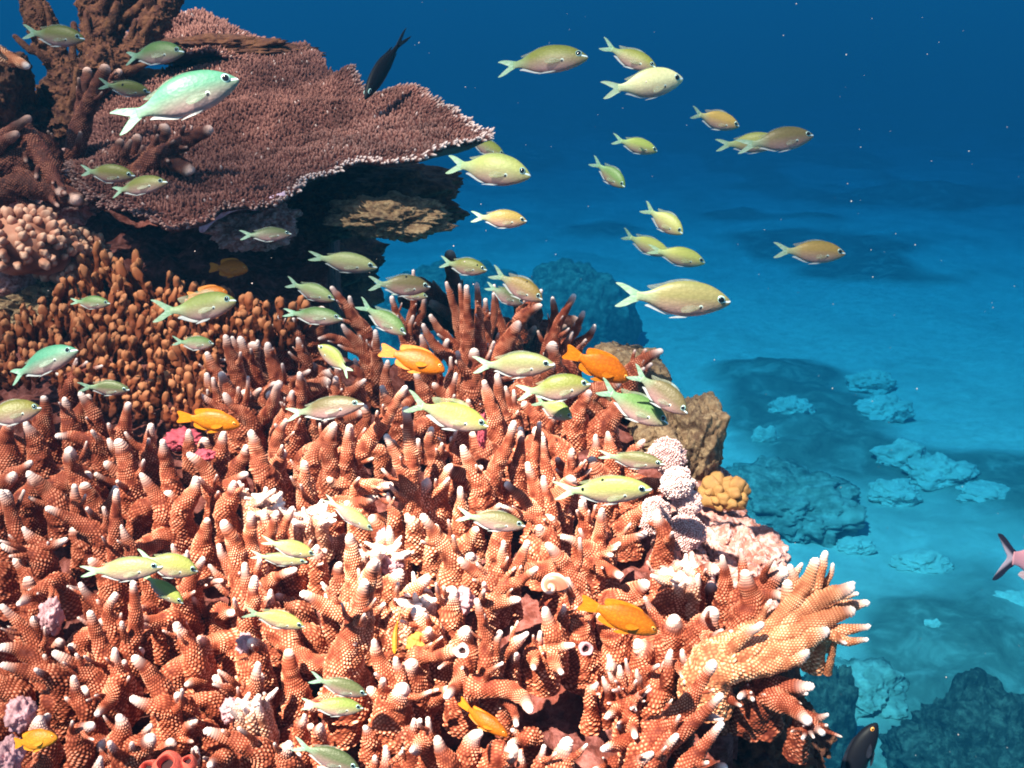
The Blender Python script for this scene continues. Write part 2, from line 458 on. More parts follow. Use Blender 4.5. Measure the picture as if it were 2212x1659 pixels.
# tile, sight points base -> tip, width at the base (same units), optional k = lean towards the open water
BR = '''
5 1150,880 1150,760 1150,640 130
5 1110,640 1050,450 985,245 72
5 1100,800 1090,500 1065,255 62
5 1120,850 1115,500 1105,265 74
5 1180,800 1185,500 1165,250 74
5 1200,720 1215,500 1218,345 70
5 1200,660 1260,480 1268,310 60
5 1240,780 1330,620 1420,480 115
5 1380,540 1470,430 1553,385 80
5 1430,440 1510,370 1552,292 56
5 1330,600 1290,420 1268,262 50
5 1600,800 1600,700 1620,600 130
5 1580,720 1640,520 1747,320 86
5 1590,640 1625,460 1615,335 64
5 1680,660 1760,520 1800,420 66
5 1740,660 1830,570 1868,500 62
5 1650,700 1700,610 1735,540 52
5 760,640 700,470 660,330 72
5 770,560 790,380 790,175 50
5 790,560 845,430 857,325 54
5 750,640 765,530 790,445 52
5 1060,680 950,550 888,440 68
5 1060,760 900,600 845,495 70
5 520,600 400,410 300,275 78
5 490,520 430,420 410,330 58
5 540,760 450,610 365,500 78
5 590,800 575,660 565,530 66
5 545,760 550,680 555,595 58
5 500,700 340,580 225,585 60
5 870,760 860,660 835,560 66
5 440,1290 600,1090 752,865 100
5 790,1600 730,1370 625,1150 100
5 770,1580 775,1300 745,985 118
5 790,1420 815,1290 820,1175 64
5 300,1330 290,1210 328,1085 92
5 390,1330 395,1210 412,1095 76
5 170,1560 150,1430 150,1310 84
5 60,1150 60,1010 72,895 66
5 330,1020 330,910 332,805 76
5 360,930 340,800 340,720 50
5 390,930 440,880 510,825 62
5 130,930 130,850 118,785 58
5 920,740 960,670 998,585 72
5 1000,980 1020,890 1045,785 62
5 1000,860 1012,770 1012,690 44
5 1290,1130 1240,960 1208,830 90
5 1330,1090 1300,920 1286,790 80
5 1360,1080 1350,960 1335,865 62
5 1410,1080 1392,970 1385,885 50
5 920,1330 885,1220 900,1105 84
5 1180,1480 1120,1330 1078,1215 90
5 1050,1310 1030,1240 1015,1165 62
5 1260,1430 1340,1240 1390,1070 90
5 1430,1380 1430,1240 1423,1105 84
5 1500,1380 1520,1210 1540,1075 64
5 1600,1430 1570,1290 1560,1160 62
5 940,1500 975,1410 1018,1330 84
5 850,1520 870,1440 865,1420 90
5 1560,1680 1450,1550 1335,1435 96
5 1550,1620 1500,1440 1463,1315 86
5 1600,1620 1570,1480 1560,1395 66
5 1570,1690 1430,1620 1315,1575 70
5 1720,1430 1720,1330 1730,1235 62
5 1865,1290 1870,1210 1872,1150 60
5 1970,1290 1955,1200 1940,1135 64
5 480,1480 580,1460 670,1455 92
5 1070,1600 1070,1530 1068,1460 66
5 690,1660 655,1570 638,1495 66
5 700,1050 640,960 600,860 80
5 860,960 830,860 800,780 80
5 640,900 630,800 640,710 66
5 460,900 470,800 440,700 70
4 1440,880 1370,700 1333,560 92
4 1470,820 1420,680 1372,570 62
4 1500,820 1460,690 1418,570 80
4 1540,680 1530,630 1525,590 50
4 1670,860 1610,710 1582,605 92
4 1665,600 1650,520 1638,450 60
4 1780,600 1755,530 1735,460 44
4 1810,740 1785,660 1762,575 66
4 1320,880 1265,760 1222,662 80
4 1250,730 1290,718 1335,712 46
4 1290,1000 1245,880 1222,785 72
4 1300,1010 1275,900 1262,812 56
4 1420,1040 1350,890 1305,780 112
4 1480,1060 1375,970 1325,905 74
4 1470,950 1515,915 1550,878 62
4 1650,1130 1705,1000 1735,890 80
4 1600,1440 1530,1280 1485,1125 125
4 1640,1330 1640,1180 1700,1060 90
4 1760,1130 1780,900 1775,780 84
4 1850,1290 1920,1190 1990,1080 100
4 2060,1310 2070,1200 2072,1090 92
4 1815,1450 1805,1380 1800,1305 76
4 1390,1370 1440,1290 1465,1215 82
4 710,1220 735,1090 765,960 92
4 740,1140 735,1070 738,1015 58
4 1010,1430 980,1290 962,1180 92
4 890,1250 890,1160 897,1085 82
4 780,1420 740,1270 690,1180 112
4 710,1290 670,1230 640,1175 62
4 580,1220 440,1170 325,1160 84
4 1280,1520 1220,1370 1110,1260 104
4 1290,1500 1370,1440 1470,1380 92
4 480,1470 425,1320 412,1225 112
4 350,1570 260,1470 160,1370 112
4 60,1420 130,1370 190,1310 84
4 -20,1470 60,1420 90,1380 90
4 470,1640 450,1540 440,1445 84
4 640,1640 670,1540 687,1455 84
4 1340,1600 1370,1500 1388,1425 92
4 960,1600 900,1480 830,1380 100
4 220,1250 180,1160 150,1070 96
4 60,1280 40,1160 80,1060 96
4 420,1130 400,1020 380,930 86
4 560,1090 520,990 470,900 80
4 1120,1240 1120,1170 1120,1120 70
4 1310,1290 1320,1200 1330,1130 84
4 1080,1620 1150,1500 1160,1400 100
4 -10,1660 40,1560 30,1480 100
4 400,880 500,790 610,745 56
4 380,860 460,780 520,720 50
4 400,850 370,810 325,790 46
4 430,860 440,760 455,700 46
7 250,360 180,290 135,230 74
7 590,280 400,175 268,115 92
7 120,330 60,130 0,10 84
7 780,390 745,300 713,215 70
7 690,380 690,180 690,5 84
7 260,390 310,350 400,300 74
7 220,420 100,370 5,335 92
7 610,740 520,640 470,560 72
7 500,620 440,595 395,582 42
7 640,1040 575,880 530,725 104
7 360,550 210,620 105,695 86
7 260,980 130,830 5,690 96
7 320,1090 120,970 -10,940 104
7 620,1210 450,1060 310,970 116
7 350,1130 180,1090 0,1045 104
7 710,1160 690,1050 680,945 80
7 960,1220 880,1090 785,995 114
7 1150,1000 1080,890 1038,795 94
7 520,1340 455,1220 435,1110 86
7 720,1130 650,1260 570,1345 96
7 1040,760 920,780 805,770 84
7 900,720 850,710 795,712 52
7 920,830 860,815 815,803 50
7 790,960 800,780 790,550 98
7 700,860 640,740 690,620 90
7 1460,600 1400,350 1320,190 130
7 1510,560 1490,320 1490,140 120
7 1550,420 1600,260 1645,135 92
7 1400,560 1330,440 1295,330 84
7 1600,330 1680,230 1740,110 84
7 1550,300 1570,210 1560,130 80
7 1470,800 1490,660 1512,520 94
7 1480,640 1460,560 1450,440 90
7 1090,660 1150,510 1210,410 92
7 1150,590 1240,560 1322,548 66
7 1060,440 1035,380 1022,330 50
7 1100,430 1110,400 1110,370 46
7 1560,620 1620,540 1760,480 90
7 1590,700 1600,650 1605,600 60
7 2070,790 1920,690 1778,620 112
7 1960,720 1910,690 1890,690 80 k=.5
7 2100,660 2090,430 2070,270 124
7 1880,420 1870,380 1885,340 74
7 1660,800 1770,990 1960,1040 2110,900 130
7 2060,1060 2140,820 2180,560 2230,420 150
7 1460,1290 1505,1160 1532,1030 96
7 1430,1240 1340,1170 1262,1115 104
7 1580,1590 1390,1490 1205,1435 124
7 1330,1610 1270,1620 1240,1650 90
7 1140,1720 1160,1610 1160,1530 74
7 580,1720 590,1640 598,1590 66
7 820,1600 870,1520 905,1470 130 k=.6
7 1000,1330 900,1300 770,1240 110
7 1100,1280 1060,1250 1050,1220 80
7 460,1520 480,1440 560,1400 110
7 250,1480 240,1400 230,1350 110
7 130,1400 140,1360 100,1320 90 k=.5
7 1520,1000 1500,930 1480,900 100 k=.5
7 1200,920 1190,900 1180,885 60 k=.6
7 1780,1420 1800,1390 1805,1340 66
7 1450,1400 1430,1330 1390,1290 110
7 1890,1460 1900,1430 1900,1400 70
7 720,1540 730,1440 700,1340 120
7 1700,1650 1690,1580 1720,1500 120
8 560,230 530,190 510,150 66
8 780,440 690,280 600,155 104
8 1020,600 920,510 820,415 104
8 1070,580 1080,440 1088,310 84
8 1120,560 1180,440 1235,310 90
8 1040,610 1180,550 1292,470 84
8 980,700 1090,670 1190,660 94
8 1010,1120 980,860 925,655 96
8 1010,1110 1030,960 1072,845 90
8 1520,600 1430,440 1340,325 116
8 1660,430 1560,340 1425,285 94
8 1640,420 1655,270 1668,120 88
8 1660,410 1720,365 1782,325 64
8 1620,430 1700,480 1790,525 112
8 1570,260 1565,160 1558,60 84
8 1700,390 1800,330 1940,262 96
8 1550,740 1500,640 1462,530 86
8 130,1090 210,820 270,540 160
8 270,760 320,600 330,420 130
8 470,740 560,610 650,520 114
8 260,580 300,470 350,350 130
8 560,1010 680,990 840,960 112
8 900,980 830,1130 745,1245 112
8 860,1200 1060,1180 1190,1230 1250,1330 124
8 1100,1260 1150,1340 1166,1410 66
8 1040,1060 1150,930 1235,855 84
8 1240,980 1290,920 1308,845 66
8 1260,970 1265,1030 1270,1075 80 k=.5
8 1350,1000 1400,1050 1435,1100 80
8 1330,1000 1420,950 1510,930 84
8 1120,1000 1140,900 1140,820 60
8 1140,1030 1160,1000 1165,980 60 k=.6
8 430,1200 350,1020 318,895 112
8 480,1200 460,1080 445,1000 80
8 640,870 600,790 560,700 150 k=.3
8 740,760 760,660 800,590 150
8 840,960 850,880 880,830 130 k=.5
8 560,1120 550,1060 545,1030 130 k=.5
8 420,1260 470,1220 500,1180 150 k=.5
8 550,1490 550,1430 560,1365 66
8 640,1530 645,1430 640,1355 70
8 390,1690 395,1600 388,1525 60
8 880,1600 900,1500 960,1440 120
8 1050,1620 1120,1580 1150,1530 150 k=.4
8 1190,1680 1190,1610 1188,1550 60
8 1290,1680 1310,1600 1330,1520 70
8 1430,1660 1440,1560 1480,1480 150
8 760,1640 720,1550 690,1470 110
8 1390,880 1360,800 1330,700 100
8 1440,780 1445,730 1448,690 54
8 430,590 460,540 480,480 110
8 900,480 890,420 905,390 90 k=.5
8 1360,320 1300,260 1310,220 80 k=.4
8 620,1500 580,1540 540,1560 100
8 1250,1480 1180,1500 1120,1520 90
6 130,1020 110,930 103,855 62
6 200,1070 205,980 200,895 64
6 180,640 175,600 168,560 46
6 222,640 226,580 228,530 46
6 40,790 50,700 60,610 56
6 340,640 375,600 405,570 46
6 500,1020 470,960 460,905 66
6 330,250 400,185 492,145 70
6 340,290 390,250 440,205 50
6 790,1290 785,1210 772,1120 66
6 870,1480 900,1340 880,1190 150
6 890,1270 875,1180 862,1090 56
6 890,1330 990,1240 1090,1190 110
6 900,1330 980,1310 1072,1320 90
6 640,1280 700,1200 760,1190 90
6 480,1250 500,1210 490,1190 80 k=.4
6 540,1300 560,1260 560,1230 120 k=.4
9 840,300 860,180 900,60 230 k=.35
9 560,230 580,190 600,120 170 k=.3
9 330,430 310,380 290,310 140 k=.3
9 190,740 170,610 153,515 84
9 240,680 217,560 203,460 58
9 305,660 297,600 292,545 54
9 130,680 95,620 68,572 54
9 60,720 40,660 22,605 64
9 200,725 150,720 98,715 60
9 370,570 425,540 470,512 62
9 530,600 540,490 562,390 84
9 700,560 660,470 648,388 74
9 770,620 762,550 752,505 74
9 590,510 630,560 652,615 62
9 870,620 900,510 907,435 76
9 850,460 850,390 846,325 62
9 960,530 1000,505 1025,490 62
9 860,650 1000,625 1118,595 96
9 820,640 740,640 665,650 84
9 830,620 880,690 938,765 104
9 990,770 1060,810 1115,838 74
9 690,960 830,920 978,945 94
9 370,1010 480,950 595,908 112
9 230,880 250,980 282,1092 124
9 230,840 300,760 405,700 84
9 240,790 260,830 282,878 64
9 210,820 120,870 45,935 94
9 240,1100 130,1140 10,1185 112
9 240,1340 330,1260 425,1205 112
9 330,1180 600,920 750,720 910,480 175
9 440,1230 700,1010 970,740 160
9 680,1340 850,1120 970,960 130
9 380,1330 480,1200 620,1060 120
9 900,480 1000,440 1040,420 66 k=.3
9 1250,740 1200,540 1138,390 96
9 980,590 1080,480 1135,388 84
9 1130,760 1130,740 1100,775 90
9 1180,760 1195,770 1210,790 70
9 100,560 90,500 60,430 90
9 -60,760 -40,700 -20,650 80
9 1250,740 1450,690 1695,685 165
9 1240,680 1370,570 1400,435 110
9 1400,700 1540,735 1642,740 74
9 1330,740 1490,830 1660,970 170
9 1590,930 1720,935 1805,903 86
9 1610,960 1700,1010 1765,1055 100
9 1590,970 1625,1040 1598,1098 70
9 1640,1000 1660,1040 1690,1090 60
'''
# the big pale fan reaching over the drop
FAN = '''
D 1530,1428 1640,1372 1722,1296 1766,1205 74
D 1535,1432 1660,1376 1760,1304 1846,1266 84
D 1540,1440 1670,1392 1770,1342 1848,1316 76
D 1548,1448 1680,1412 1756,1372 1792,1360 76
D 1555,1452 1660,1432 1720,1418 1748,1404 66
D 1530,1415 1620,1362 1690,1322 1702,1252 66
6 1150,1370 1130,1270 1092,1165 88
6 1110,1230 1135,1190 1155,1158 50
6 1200,1300 1240,1210 1268,1100 84
6 1262,1270 1292,1215 1302,1158 56
6 1260,1310 1345,1275 1408,1253 66
6 1270,1340 1370,1315 1424,1303 56
6 1270,1380 1380,1360 1476,1348 80
6 1260,1420 1320,1402 1384,1388 52
6 1220,1480 1340,1478 1478,1463 86
9 1700,260 1950,250 2140,203 110
9 1760,280 1980,320 2122,312 116
9 1820,110 1990,60 2132,18 112
9 1790,140 1900,120 1985,92 74
9 1860,310 1900,325 1945,345 60
'''
COLONIES = [  # x, y in sight units, label
    (860, 690, 'slender orange staghorn coral standing beside the dark cave under the purple plate'),
    (1010, 690, 'tall cluster of upright fingers at the top of the crest, blue water behind'),
    (1190, 700, 'thick two pronged coral below the pair of brown fish at the crest'),
    (1290, 730, 'fan of white tipped fingers at the crest just above the orange fish'),
    (640, 760, 'dense pink tipped fingers next to the field of brown knobs'),
    (770, 830, 'staghorn clump around the orange fish below the crest'),
    (560, 880, 'staghorn fingers leaning over the small black hole beside the yellow orange fish'),
    (640, 1000, 'smooth white tipped fingers between the dark hole and the grey brown fish'),
    (860, 1010, 'pair of pale wide fingers directly under the bright yellow fish'),
    (1000, 900, 'short fingers in front of the tall crest cluster'),
    (1080, 960, 'bright pink tipped clump below the two overlapping green fish'),
    (1150, 1080, 'forked branches rising above the dark hole with the snail'),
    (1230, 960, 'short stubby fingers near the pink fuzzy corals'),
    (100, 800, 'small pale plume of thin branchlets beside the teal fish at the knob field edge'),
    (330, 980, 'tall ridged fingers around the magenta sponge'),
    (450, 1010, 'curved fingers below the orange yellow fish'),
    (130, 960, 'reddish staghorn in shade next to the cut off olive fish'),
    (60, 1110, 'dark red staghorn with long sloping fingers at the reef edge'),
    (220, 1120, 'rust red fingers standing above the trio of pale green fish'),
    (420, 1130, 'rust red clump with a black gap beside the bleached patch'),
    (580, 1120, 'bright bleached fingers with stout white tips beside the two small fish'),
    (100, 1350, 'staghorn with long tips spreading to the frame edge over pink crust'),
    (250, 1400, 'broad orange staghorn with many white tips below the trio of fish'),
    (390, 1300, 'stubby fingers just under the yellow green fish'),
    (560, 1340, 'upright finger clump around the small yellow fish'),
    (730, 1330, 'pale U shaped branch with a thick upright arm'),
    (850, 1250, 'big sunlit upright branch in the hottest light at the reef centre'),
    (940, 1170, 'crossed fingers with round white ends under the dark brown fish'),
    (1080, 1210, 'star shaped coral with fingers spreading beside the round snail'),
    (1330, 1160, 'branching coral with a fat white tip beside the dark hollow'),
    (1280, 1250, 'coral stubs behind the orange fish above the tube worm'),
    (930, 1340, 'lumpy bleached coral stubs next to the yellow sponge'),
    (1080, 1400, 'shaded brown fingers with pale round tips over the black cave'),
    (1080, 1530, 'drooping branch with a hooked white end inside the black cave'),
    (640, 1480, 'sunlit short fingers next to the two overlapping grey green fish'),
    (820, 1480, 'bleached knobby column beside the cave with the little orange fish'),
    (300, 1560, 'rust coral with one fat blunt pale tip above the red tunicates'),
    (90, 1560, 'shaded coral beside the curled orange brown fish'),
    (560, 1590, 'coral mound with white prongs near the bottom edge fish'),
    (850, 1600, 'frilly coral tufts under the cave, with small white points'),
    (1130, 1590, 'broad knobby coral tufts at the bottom edge beside the cave'),
    (1370, 1500, 'bristly coral with crowded white spikes at the cave rim'),
    (1450, 1570, 'drooping bristly branches hanging over the dark drop at the bottom'),
    (1520, 1450, 'spiky branch with white prongs below the pale fan coral'),
    (1560, 1330, 'blunt coral knob with a glaring white top beside the orange fan'),
    (1590, 1220, 'flattened orange fan of fingers on the crusted rock edge'),
    (1400, 790, 'small orange staghorn sprig on the brown rock beside the orange fish'),
    (1640, 1520, 'brown branches reaching out in shade under the pale fan'),
]
FAN_LABEL = 'large pale sunlit staghorn fan reaching out over the blue drop'

def parse(s):
    out = []
    for ln in s.strip().splitlines():
        f = ln.split()
        t, k = f[0], None
        if f[-1].startswith('k='):
            k = float(f.pop()[2:])
        wd = float(f[-1])
        sc = TILE[t][2] * .86406
        out.append(([topx(t, *map(float, a.split(','))) for a in f[1:-1]], wd * sc, k))
    return out

BUMP = 0.00205
def finger_mesh(name, path, rad, tipfrac, spacing=BUMP, amp=0.58, seed=0, blunt=0.5, rows_per=4, cols_per=4):
    """one coral finger: swept tube covered with rows of raised polyp cups"""
    seg = np.linalg.norm(np.diff(path, axis=0), axis=1)
    L = seg.sum()
    rm = float(np.mean(rad))
    nb = max(8, int(round(2 * np.pi * rm / spacing)))
    rows = max(4, int(round(L / (spacing * 0.9))))
    n = rows * rows_per + 1
    c = nb * cols_per
    cum = np.concatenate([[0], np.cumsum(seg)]) / L
    u = np.linspace(0, 1, n)
    pa = np.stack([np.interp(u, cum, path[:, i]) for i in range(3)], 1)
    ra = np.interp(u, cum, rad)
    ra0 = ra.copy()
    # rounded end
    e = np.clip((u - (1 - ra[-1] * 1.3 / L)) / (ra[-1] * 1.3 / L + 1e-9), 0, 1)
    ra = ra * np.sqrt(np.clip(1 - e ** 2 * 0.985, 0, 1))
    dirs, tan = sweep(pa, ra, c)
    verts0 = pa[:, None, :] + dirs * ra[:, None, None]
    flat = verts0.reshape(-1, 3)
    w1 = noise(flat, 0.30 / spacing, seed + 11).reshape(n, c)
    w2 = noise(flat, 0.30 / spacing, seed + 12).reshape(n, c)
    w3 = noise(flat, 0.45 / spacing, seed + 13).reshape(n, c)
    b = u[:, None] * rows + 0.60 * w2
    fb = b - np.floor(b)
    sh = 0.5 * (np.floor(b) % 2)
    a = np.arange(c)[None, :] / c * nb + 0.60 * w1
    ca = 0.5 + 0.5 * np.cos(2 * np.pi * (a + sh))
    pb = np.sin(np.pi * fb ** 0.8)
    cup = np.clip(ca ** 0.9 * pb * (0.78 + 0.85 * w3), 0, 1.2)
    wob = noise(pa, 75, seed)[:, None]
    fade = ((1 - 0.85 * np.clip(e, 0, 1) ** 2) * np.clip(ra0 / (2.4 * spacing), 0.12, 1))[:, None]
    lump = noise(verts0.reshape(-1, 3), 130, seed + 3).reshape(n, c)
    lump2 = noise(verts0.reshape(-1, 3), 330, seed + 5).reshape(n, c)
    rr = ra[:, None] * (1 + 0.13 * wob + 0.13 * lump + 0.09 * lump2) + cup * spacing * amp * fade
    v = pa[:, None, :] + dirs * rr[..., None] + tan[:, None, :] * (cup * spacing * amp * 0.45 * fade)[..., None]
    tip = np.clip((u - (1 - tipfrac)) / max(1e-6, tipfrac), 0, 1)
    tip = tip ** 2.0
    tp = np.clip(tip[:, None] * (1.3 + 0.5 * lump) * (0.8 + 0.4 * cup), 0, 1)
    v = np.concatenate([v.reshape(-1, 3), pa[-1:] + tan[-1:] * 0.0004])
    q = tube_faces(n, c)
    j = np.arange(c)
    tr = np.stack([(n - 1) * c + j, (n - 1) * c + (j + 1) % c, np.full(c, n * c)], 1)
    cupv = np.concatenate([cup.ravel(), [0.5]])
    tpv = np.concatenate([tp.ravel(), [1]])
    return v, q, tr, cupv, tpv

def make_branch(root, px, wpx, k, mat, seed, nub=True, dof=0.0, tipc=1.0, taper=0.80, spacing=BUMP, ksc=0.36):
    """px: sight points base -> tip; every point stands at its own distance above the reef"""
    rng = random.Random(seed)
    d0 = reef_d(*px[0]) - dof
    dt = reef_d(*px[-1]) - dof
    ln = sum(math.dist(a, b) for a, b in zip(px, px[1:]))
    Lw = pxm(ln, d0)
    lean = ksc * Lw
    if k is not None:
        lean = k * pxm(wpx, d0) * 1.6
    dend = min(d0, dt - 0.012) - max(lean, 0.006)
    m = len(px)
    pts = [P(x, y, d0 + (dend - d0) * i / (m - 1)) for i, (x, y) in enumerate(px)]
    pts = [pts[0] + np.array([0, 0.006, -0.028]) - (pts[1] - pts[0]) * 0.05] + pts
    path = spline(pts, 40)
    u = np.linspace(0, 1, 40)
    r0 = pxm(wpx, d0) / 2 * 1.48
    rad = r0 * (1 - taper * u ** 1.05 + 0.30 * np.exp(-u / 0.16))
    path = path + r0 * 0.30 * np.stack([noise(path, 45, seed + s) for s in (1, 2, 3)], 1) * np.sin(np.pi * np.minimum(u * 1.2, 1))[:, None]
    
    L = np.linalg.norm(np.diff(path, axis=0), axis=1).sum()
    tf = min(0.5, (0.009 + 0.006 * rng.random()) / L) * tipc
    o = np.array(root.location)
    v, q, tr, cup, tip = finger_mesh('branch', path - o, rad, tf, spacing, seed=seed)
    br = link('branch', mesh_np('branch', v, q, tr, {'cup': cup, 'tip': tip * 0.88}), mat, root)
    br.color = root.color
    if nub:
        nn = rng.choice([0, 0, 1, 1, 2, 3]) if L > 0.05 else rng.choice([0, 0, 0, 1])
        for i in range(nn):
            tpos = 0.30 + 0.5 * rng.random()
            idx = int(tpos * 39)
            tg = path[idx + 1] - path[idx]; tg /= np.linalg.norm(tg)
            side = np.array([rng.uniform(-1, 1), rng.uniform(-1, 0.2), rng.uniform(-0.2, 1)])
            side -= tg * side.dot(tg); side /= np.linalg.norm(side) + 1e-9
            rr = rad[idx]
            s = path[idx] + side * rr * 0.5
            ll = max(rr, 0.0035) * rng.uniform(1.3, 3.2)
            e1 = s + (side * 0.8 + tg * 0.6) * ll * 0.6
            e2 = s + (side * 0.9 + tg * 1.1) * ll
            p2 = spline([s, e1, e2], 14)
            r2 = max(rr, 0.0035) * rng.uniform(0.36, 0.62) * (1 - 0.68 * np.linspace(0, 1, 14))
            v, q, tr, cup, tip = finger_mesh('branchlet', p2 - o, r2, 0.42, spacing, seed=seed + i + 1)
            b2 = link('branchlet', mesh_np('branchlet', v, q, tr, {'cup': cup, 'tip': tip * 0.75}), mat, br)
            b2.color = root.color
    return br

FAN_ROOT = []
def build_staghorn():
    roots, count = [], []
    for (x, y, lab) in COLONIES:
        roots.append([(x, y), lab, None, 0])
    def root_for(p):
        best = min(roots, key=lambda r: (r[0][0] - p[0]) ** 2 + (r[0][1] - p[1]) ** 2)
        if best[2] is None:
            x, y = best[0]
            best[2] = empty('staghorn_coral', P(x, y, reef_d(x, y)), best[1], 'coral', 'staghorn corals covering the reef top')
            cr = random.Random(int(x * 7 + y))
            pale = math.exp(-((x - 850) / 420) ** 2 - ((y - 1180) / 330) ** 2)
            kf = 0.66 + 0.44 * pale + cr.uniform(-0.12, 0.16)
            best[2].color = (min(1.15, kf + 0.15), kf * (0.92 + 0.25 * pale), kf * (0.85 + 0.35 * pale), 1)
        return best
    sd = 100
    hand = parse(BR)
    for px, wpx, k in hand:
        sd += 7
        mid = px[len(px) // 2]
        r = root_for(mid)
        r[3] += 1
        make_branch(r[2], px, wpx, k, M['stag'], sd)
    fan = empty('staghorn_coral', P(1700, 1380, 0.70), FAN_LABEL, 'coral', 'staghorn corals covering the reef top')
    for i, (px, wpx, k) in enumerate(parse(FAN)):
        make_branch(fan, px, wpx * (0.70 if i < 6 else 0.60), k, M['fan'], 5000 + i * 9, nub=i < 6, dof=0.03 if i < 6 else 0.055, ksc=0.05, taper=0.74 if i < 6 else 0.66, tipc=0.9)
    FAN_ROOT.append(fan)
    for i, (x, y, n_, sz, lab) in enumerate([(565, 1090, 9, 1.0, 'bleached pink coral stubs beside the black gap'), (665, 1120, 12, 0.9, 'cream frilly coral stubs under the slanting slim fish'),
                            (825, 1200, 12, 1.1, 'glaring white bleached coral stubs at the hottest spot of the reef'), (545, 1535, 9, 1.0, 'glaring white coral stubs in the middle of the lower reef'),
                            (910, 1300, 8, 1.0, 'bleached coral stubs above the round white tube'), (1480, 1245, 9, 1.0, 'pale pink coral stubs on the crusted rock beside the fan')]):
        b_ = empty('bleached_coral', P(x, y, reef_d(x, y)), lab, 'coral', 'bleached coral stubs in the sunlit patch')  # pale colour of these stubs stands in for overexposed light
        rg = random.Random(i + 50)
        for k_ in range(int(n_ * 1.5)):
            a_ = rg.uniform(-1.5, 1.5); l_ = rg.uniform(26, 56) * sz
            bx, by = x + rg.uniform(-34, 34) * sz, y + rg.uniform(-14, 26) * sz
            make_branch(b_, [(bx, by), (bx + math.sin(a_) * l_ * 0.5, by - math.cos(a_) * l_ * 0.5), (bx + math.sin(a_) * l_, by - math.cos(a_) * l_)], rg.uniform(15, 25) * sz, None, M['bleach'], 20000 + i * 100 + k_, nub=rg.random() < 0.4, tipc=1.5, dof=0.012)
    # undergrowth between the listed fingers
    rng = random.Random(11)
    poly = [(-20, 960), (120, 880), (300, 930), (480, 900), (520, 760), (640, 720), (700, 680), (800, 740), (1000, 780), (1250, 760), (1330, 880),
            (1400, 1100), (1560, 1300), (1620, 1400), (1600, 1560), (1500, 1690), (-20, 1690)]
    def inside(x, y):
        c = False
        for (x1, y1), (x2, y2) in zip(poly, poly[1:] + poly[:1]):
            if (y1 > y) != (y2 > y) and x < (x2 - x1) * (y - y1) / (y2 - y1) + x1: c = not c
        return c
    holes = [(1120, 1290, 75), (1360, 1230, 70), (1200, 1560, 130), (1000, 1560, 70), (600, 1000, 40), (420, 1230, 30), (160, 1330, 45), (640, 1430, 40)]
    y = 740
    n = 0
    while y < 1690:
        st = 74 + (y - 740) * 0.016
        x = -20 + rng.random() * st
        while x < 1650:
            xx, yy = x + rng.uniform(-14, 14), y + rng.uniform(-14, 14)
            if inside(xx, yy) and not any((xx - a) ** 2 + (yy - b) ** 2 < c * c for a, b, c in holes):
                near = min(math.dist((xx, yy), p[len(p) // 2]) for p, _, _ in hand)
                if near > 24:
                    r = root_for((xx, yy))
                    a = rng.gauss(0, 0.35) + max(-1.3, min(1.3, (xx - r[0][0]) / 62))
                    cs = random.Random(int(r[0][0] * 3 + r[0][1])).uniform(0.62, 1.25)
                    ln = rng.uniform(50, 100) * cs
                    up = (math.sin(a), -math.cos(a))
                    px = [(xx, yy), (xx + up[0] * ln * 0.5 + rng.uniform(-6, 6), yy + up[1] * ln * 0.5), (xx + up[0] * ln, yy + up[1] * ln)]
                    if r[3] < 90:
                        r[3] += 1; n += 1
                        make_branch(r[2], px, rng.uniform(38, 58) * cs, None, M['stag'], 9000 + n * 5, nub=rng.random() < 0.5, dof=-0.030, tipc=0.6)
            x += st
        y += st * 0.82
    print('branches', sum(r[3] for r in roots), 'undergrowth', n)
build_staghorn()
# ------------------------------------------------------------------ rocks of the reef edge
def prock(name, x, y, rx, ry, d, mat, seed, label, rz=None, **k):
    a, b = pxm(rx, d), pxm(ry, d)
    c = P(x, y, d)
    return rock(name, c, (a, rz if rz else (a + b) / 2, b), mat, seed, label=label, **k)

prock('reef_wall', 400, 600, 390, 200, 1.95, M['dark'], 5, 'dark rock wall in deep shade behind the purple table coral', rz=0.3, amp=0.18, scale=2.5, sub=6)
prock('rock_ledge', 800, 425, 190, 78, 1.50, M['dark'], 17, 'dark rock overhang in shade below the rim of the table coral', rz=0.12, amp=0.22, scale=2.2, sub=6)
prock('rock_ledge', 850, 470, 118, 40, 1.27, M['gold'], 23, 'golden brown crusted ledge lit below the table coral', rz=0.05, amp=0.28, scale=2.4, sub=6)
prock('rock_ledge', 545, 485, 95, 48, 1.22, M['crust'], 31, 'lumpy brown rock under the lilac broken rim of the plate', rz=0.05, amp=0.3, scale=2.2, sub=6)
prock('reef_rock', 100, 645, 110, 52, 1.22, M['gold'], 37, 'yellow brown lumpy rock under the cauliflower coral', rz=0.06, amp=0.32, scale=2.6, sub=6)
prock('reef_rock', 30, 590, 80, 50, 1.22, M['crust'], 38, 'smooth reddish rock at the frame edge below the cauliflower coral', rz=0.06, amp=0.12, scale=1.6)
prock('reef_rock', 1360, 815, 78, 62, 1.08, M['gold'], 41, 'brown rock behind the orange fish and coral sprig at the drop', rz=0.06, amp=0.22, scale=1.8, boxy=0.3, sub=6)
prock('reef_rock', 1502, 955, 56, 108, 1.0, M['gold'], 43, 'tall golden brown rock pillar on the reef edge against blue water', rz=0.045, amp=0.2, scale=1.7, boxy=0.45, sub=6)
prock('reef_rock', 1430, 940, 62, 60, 1.0, M['gold'], 44, 'low brown rock saddle beside the rock pillar', rz=0.05, amp=0.2, scale=2, sub=6)
prock('reef_rock', 1545, 1085, 52, 58, 0.98, M['crust'], 47, 'purplish crusted rock carrying the golden bubble coral', rz=0.05, amp=0.25, scale=2, sub=6)
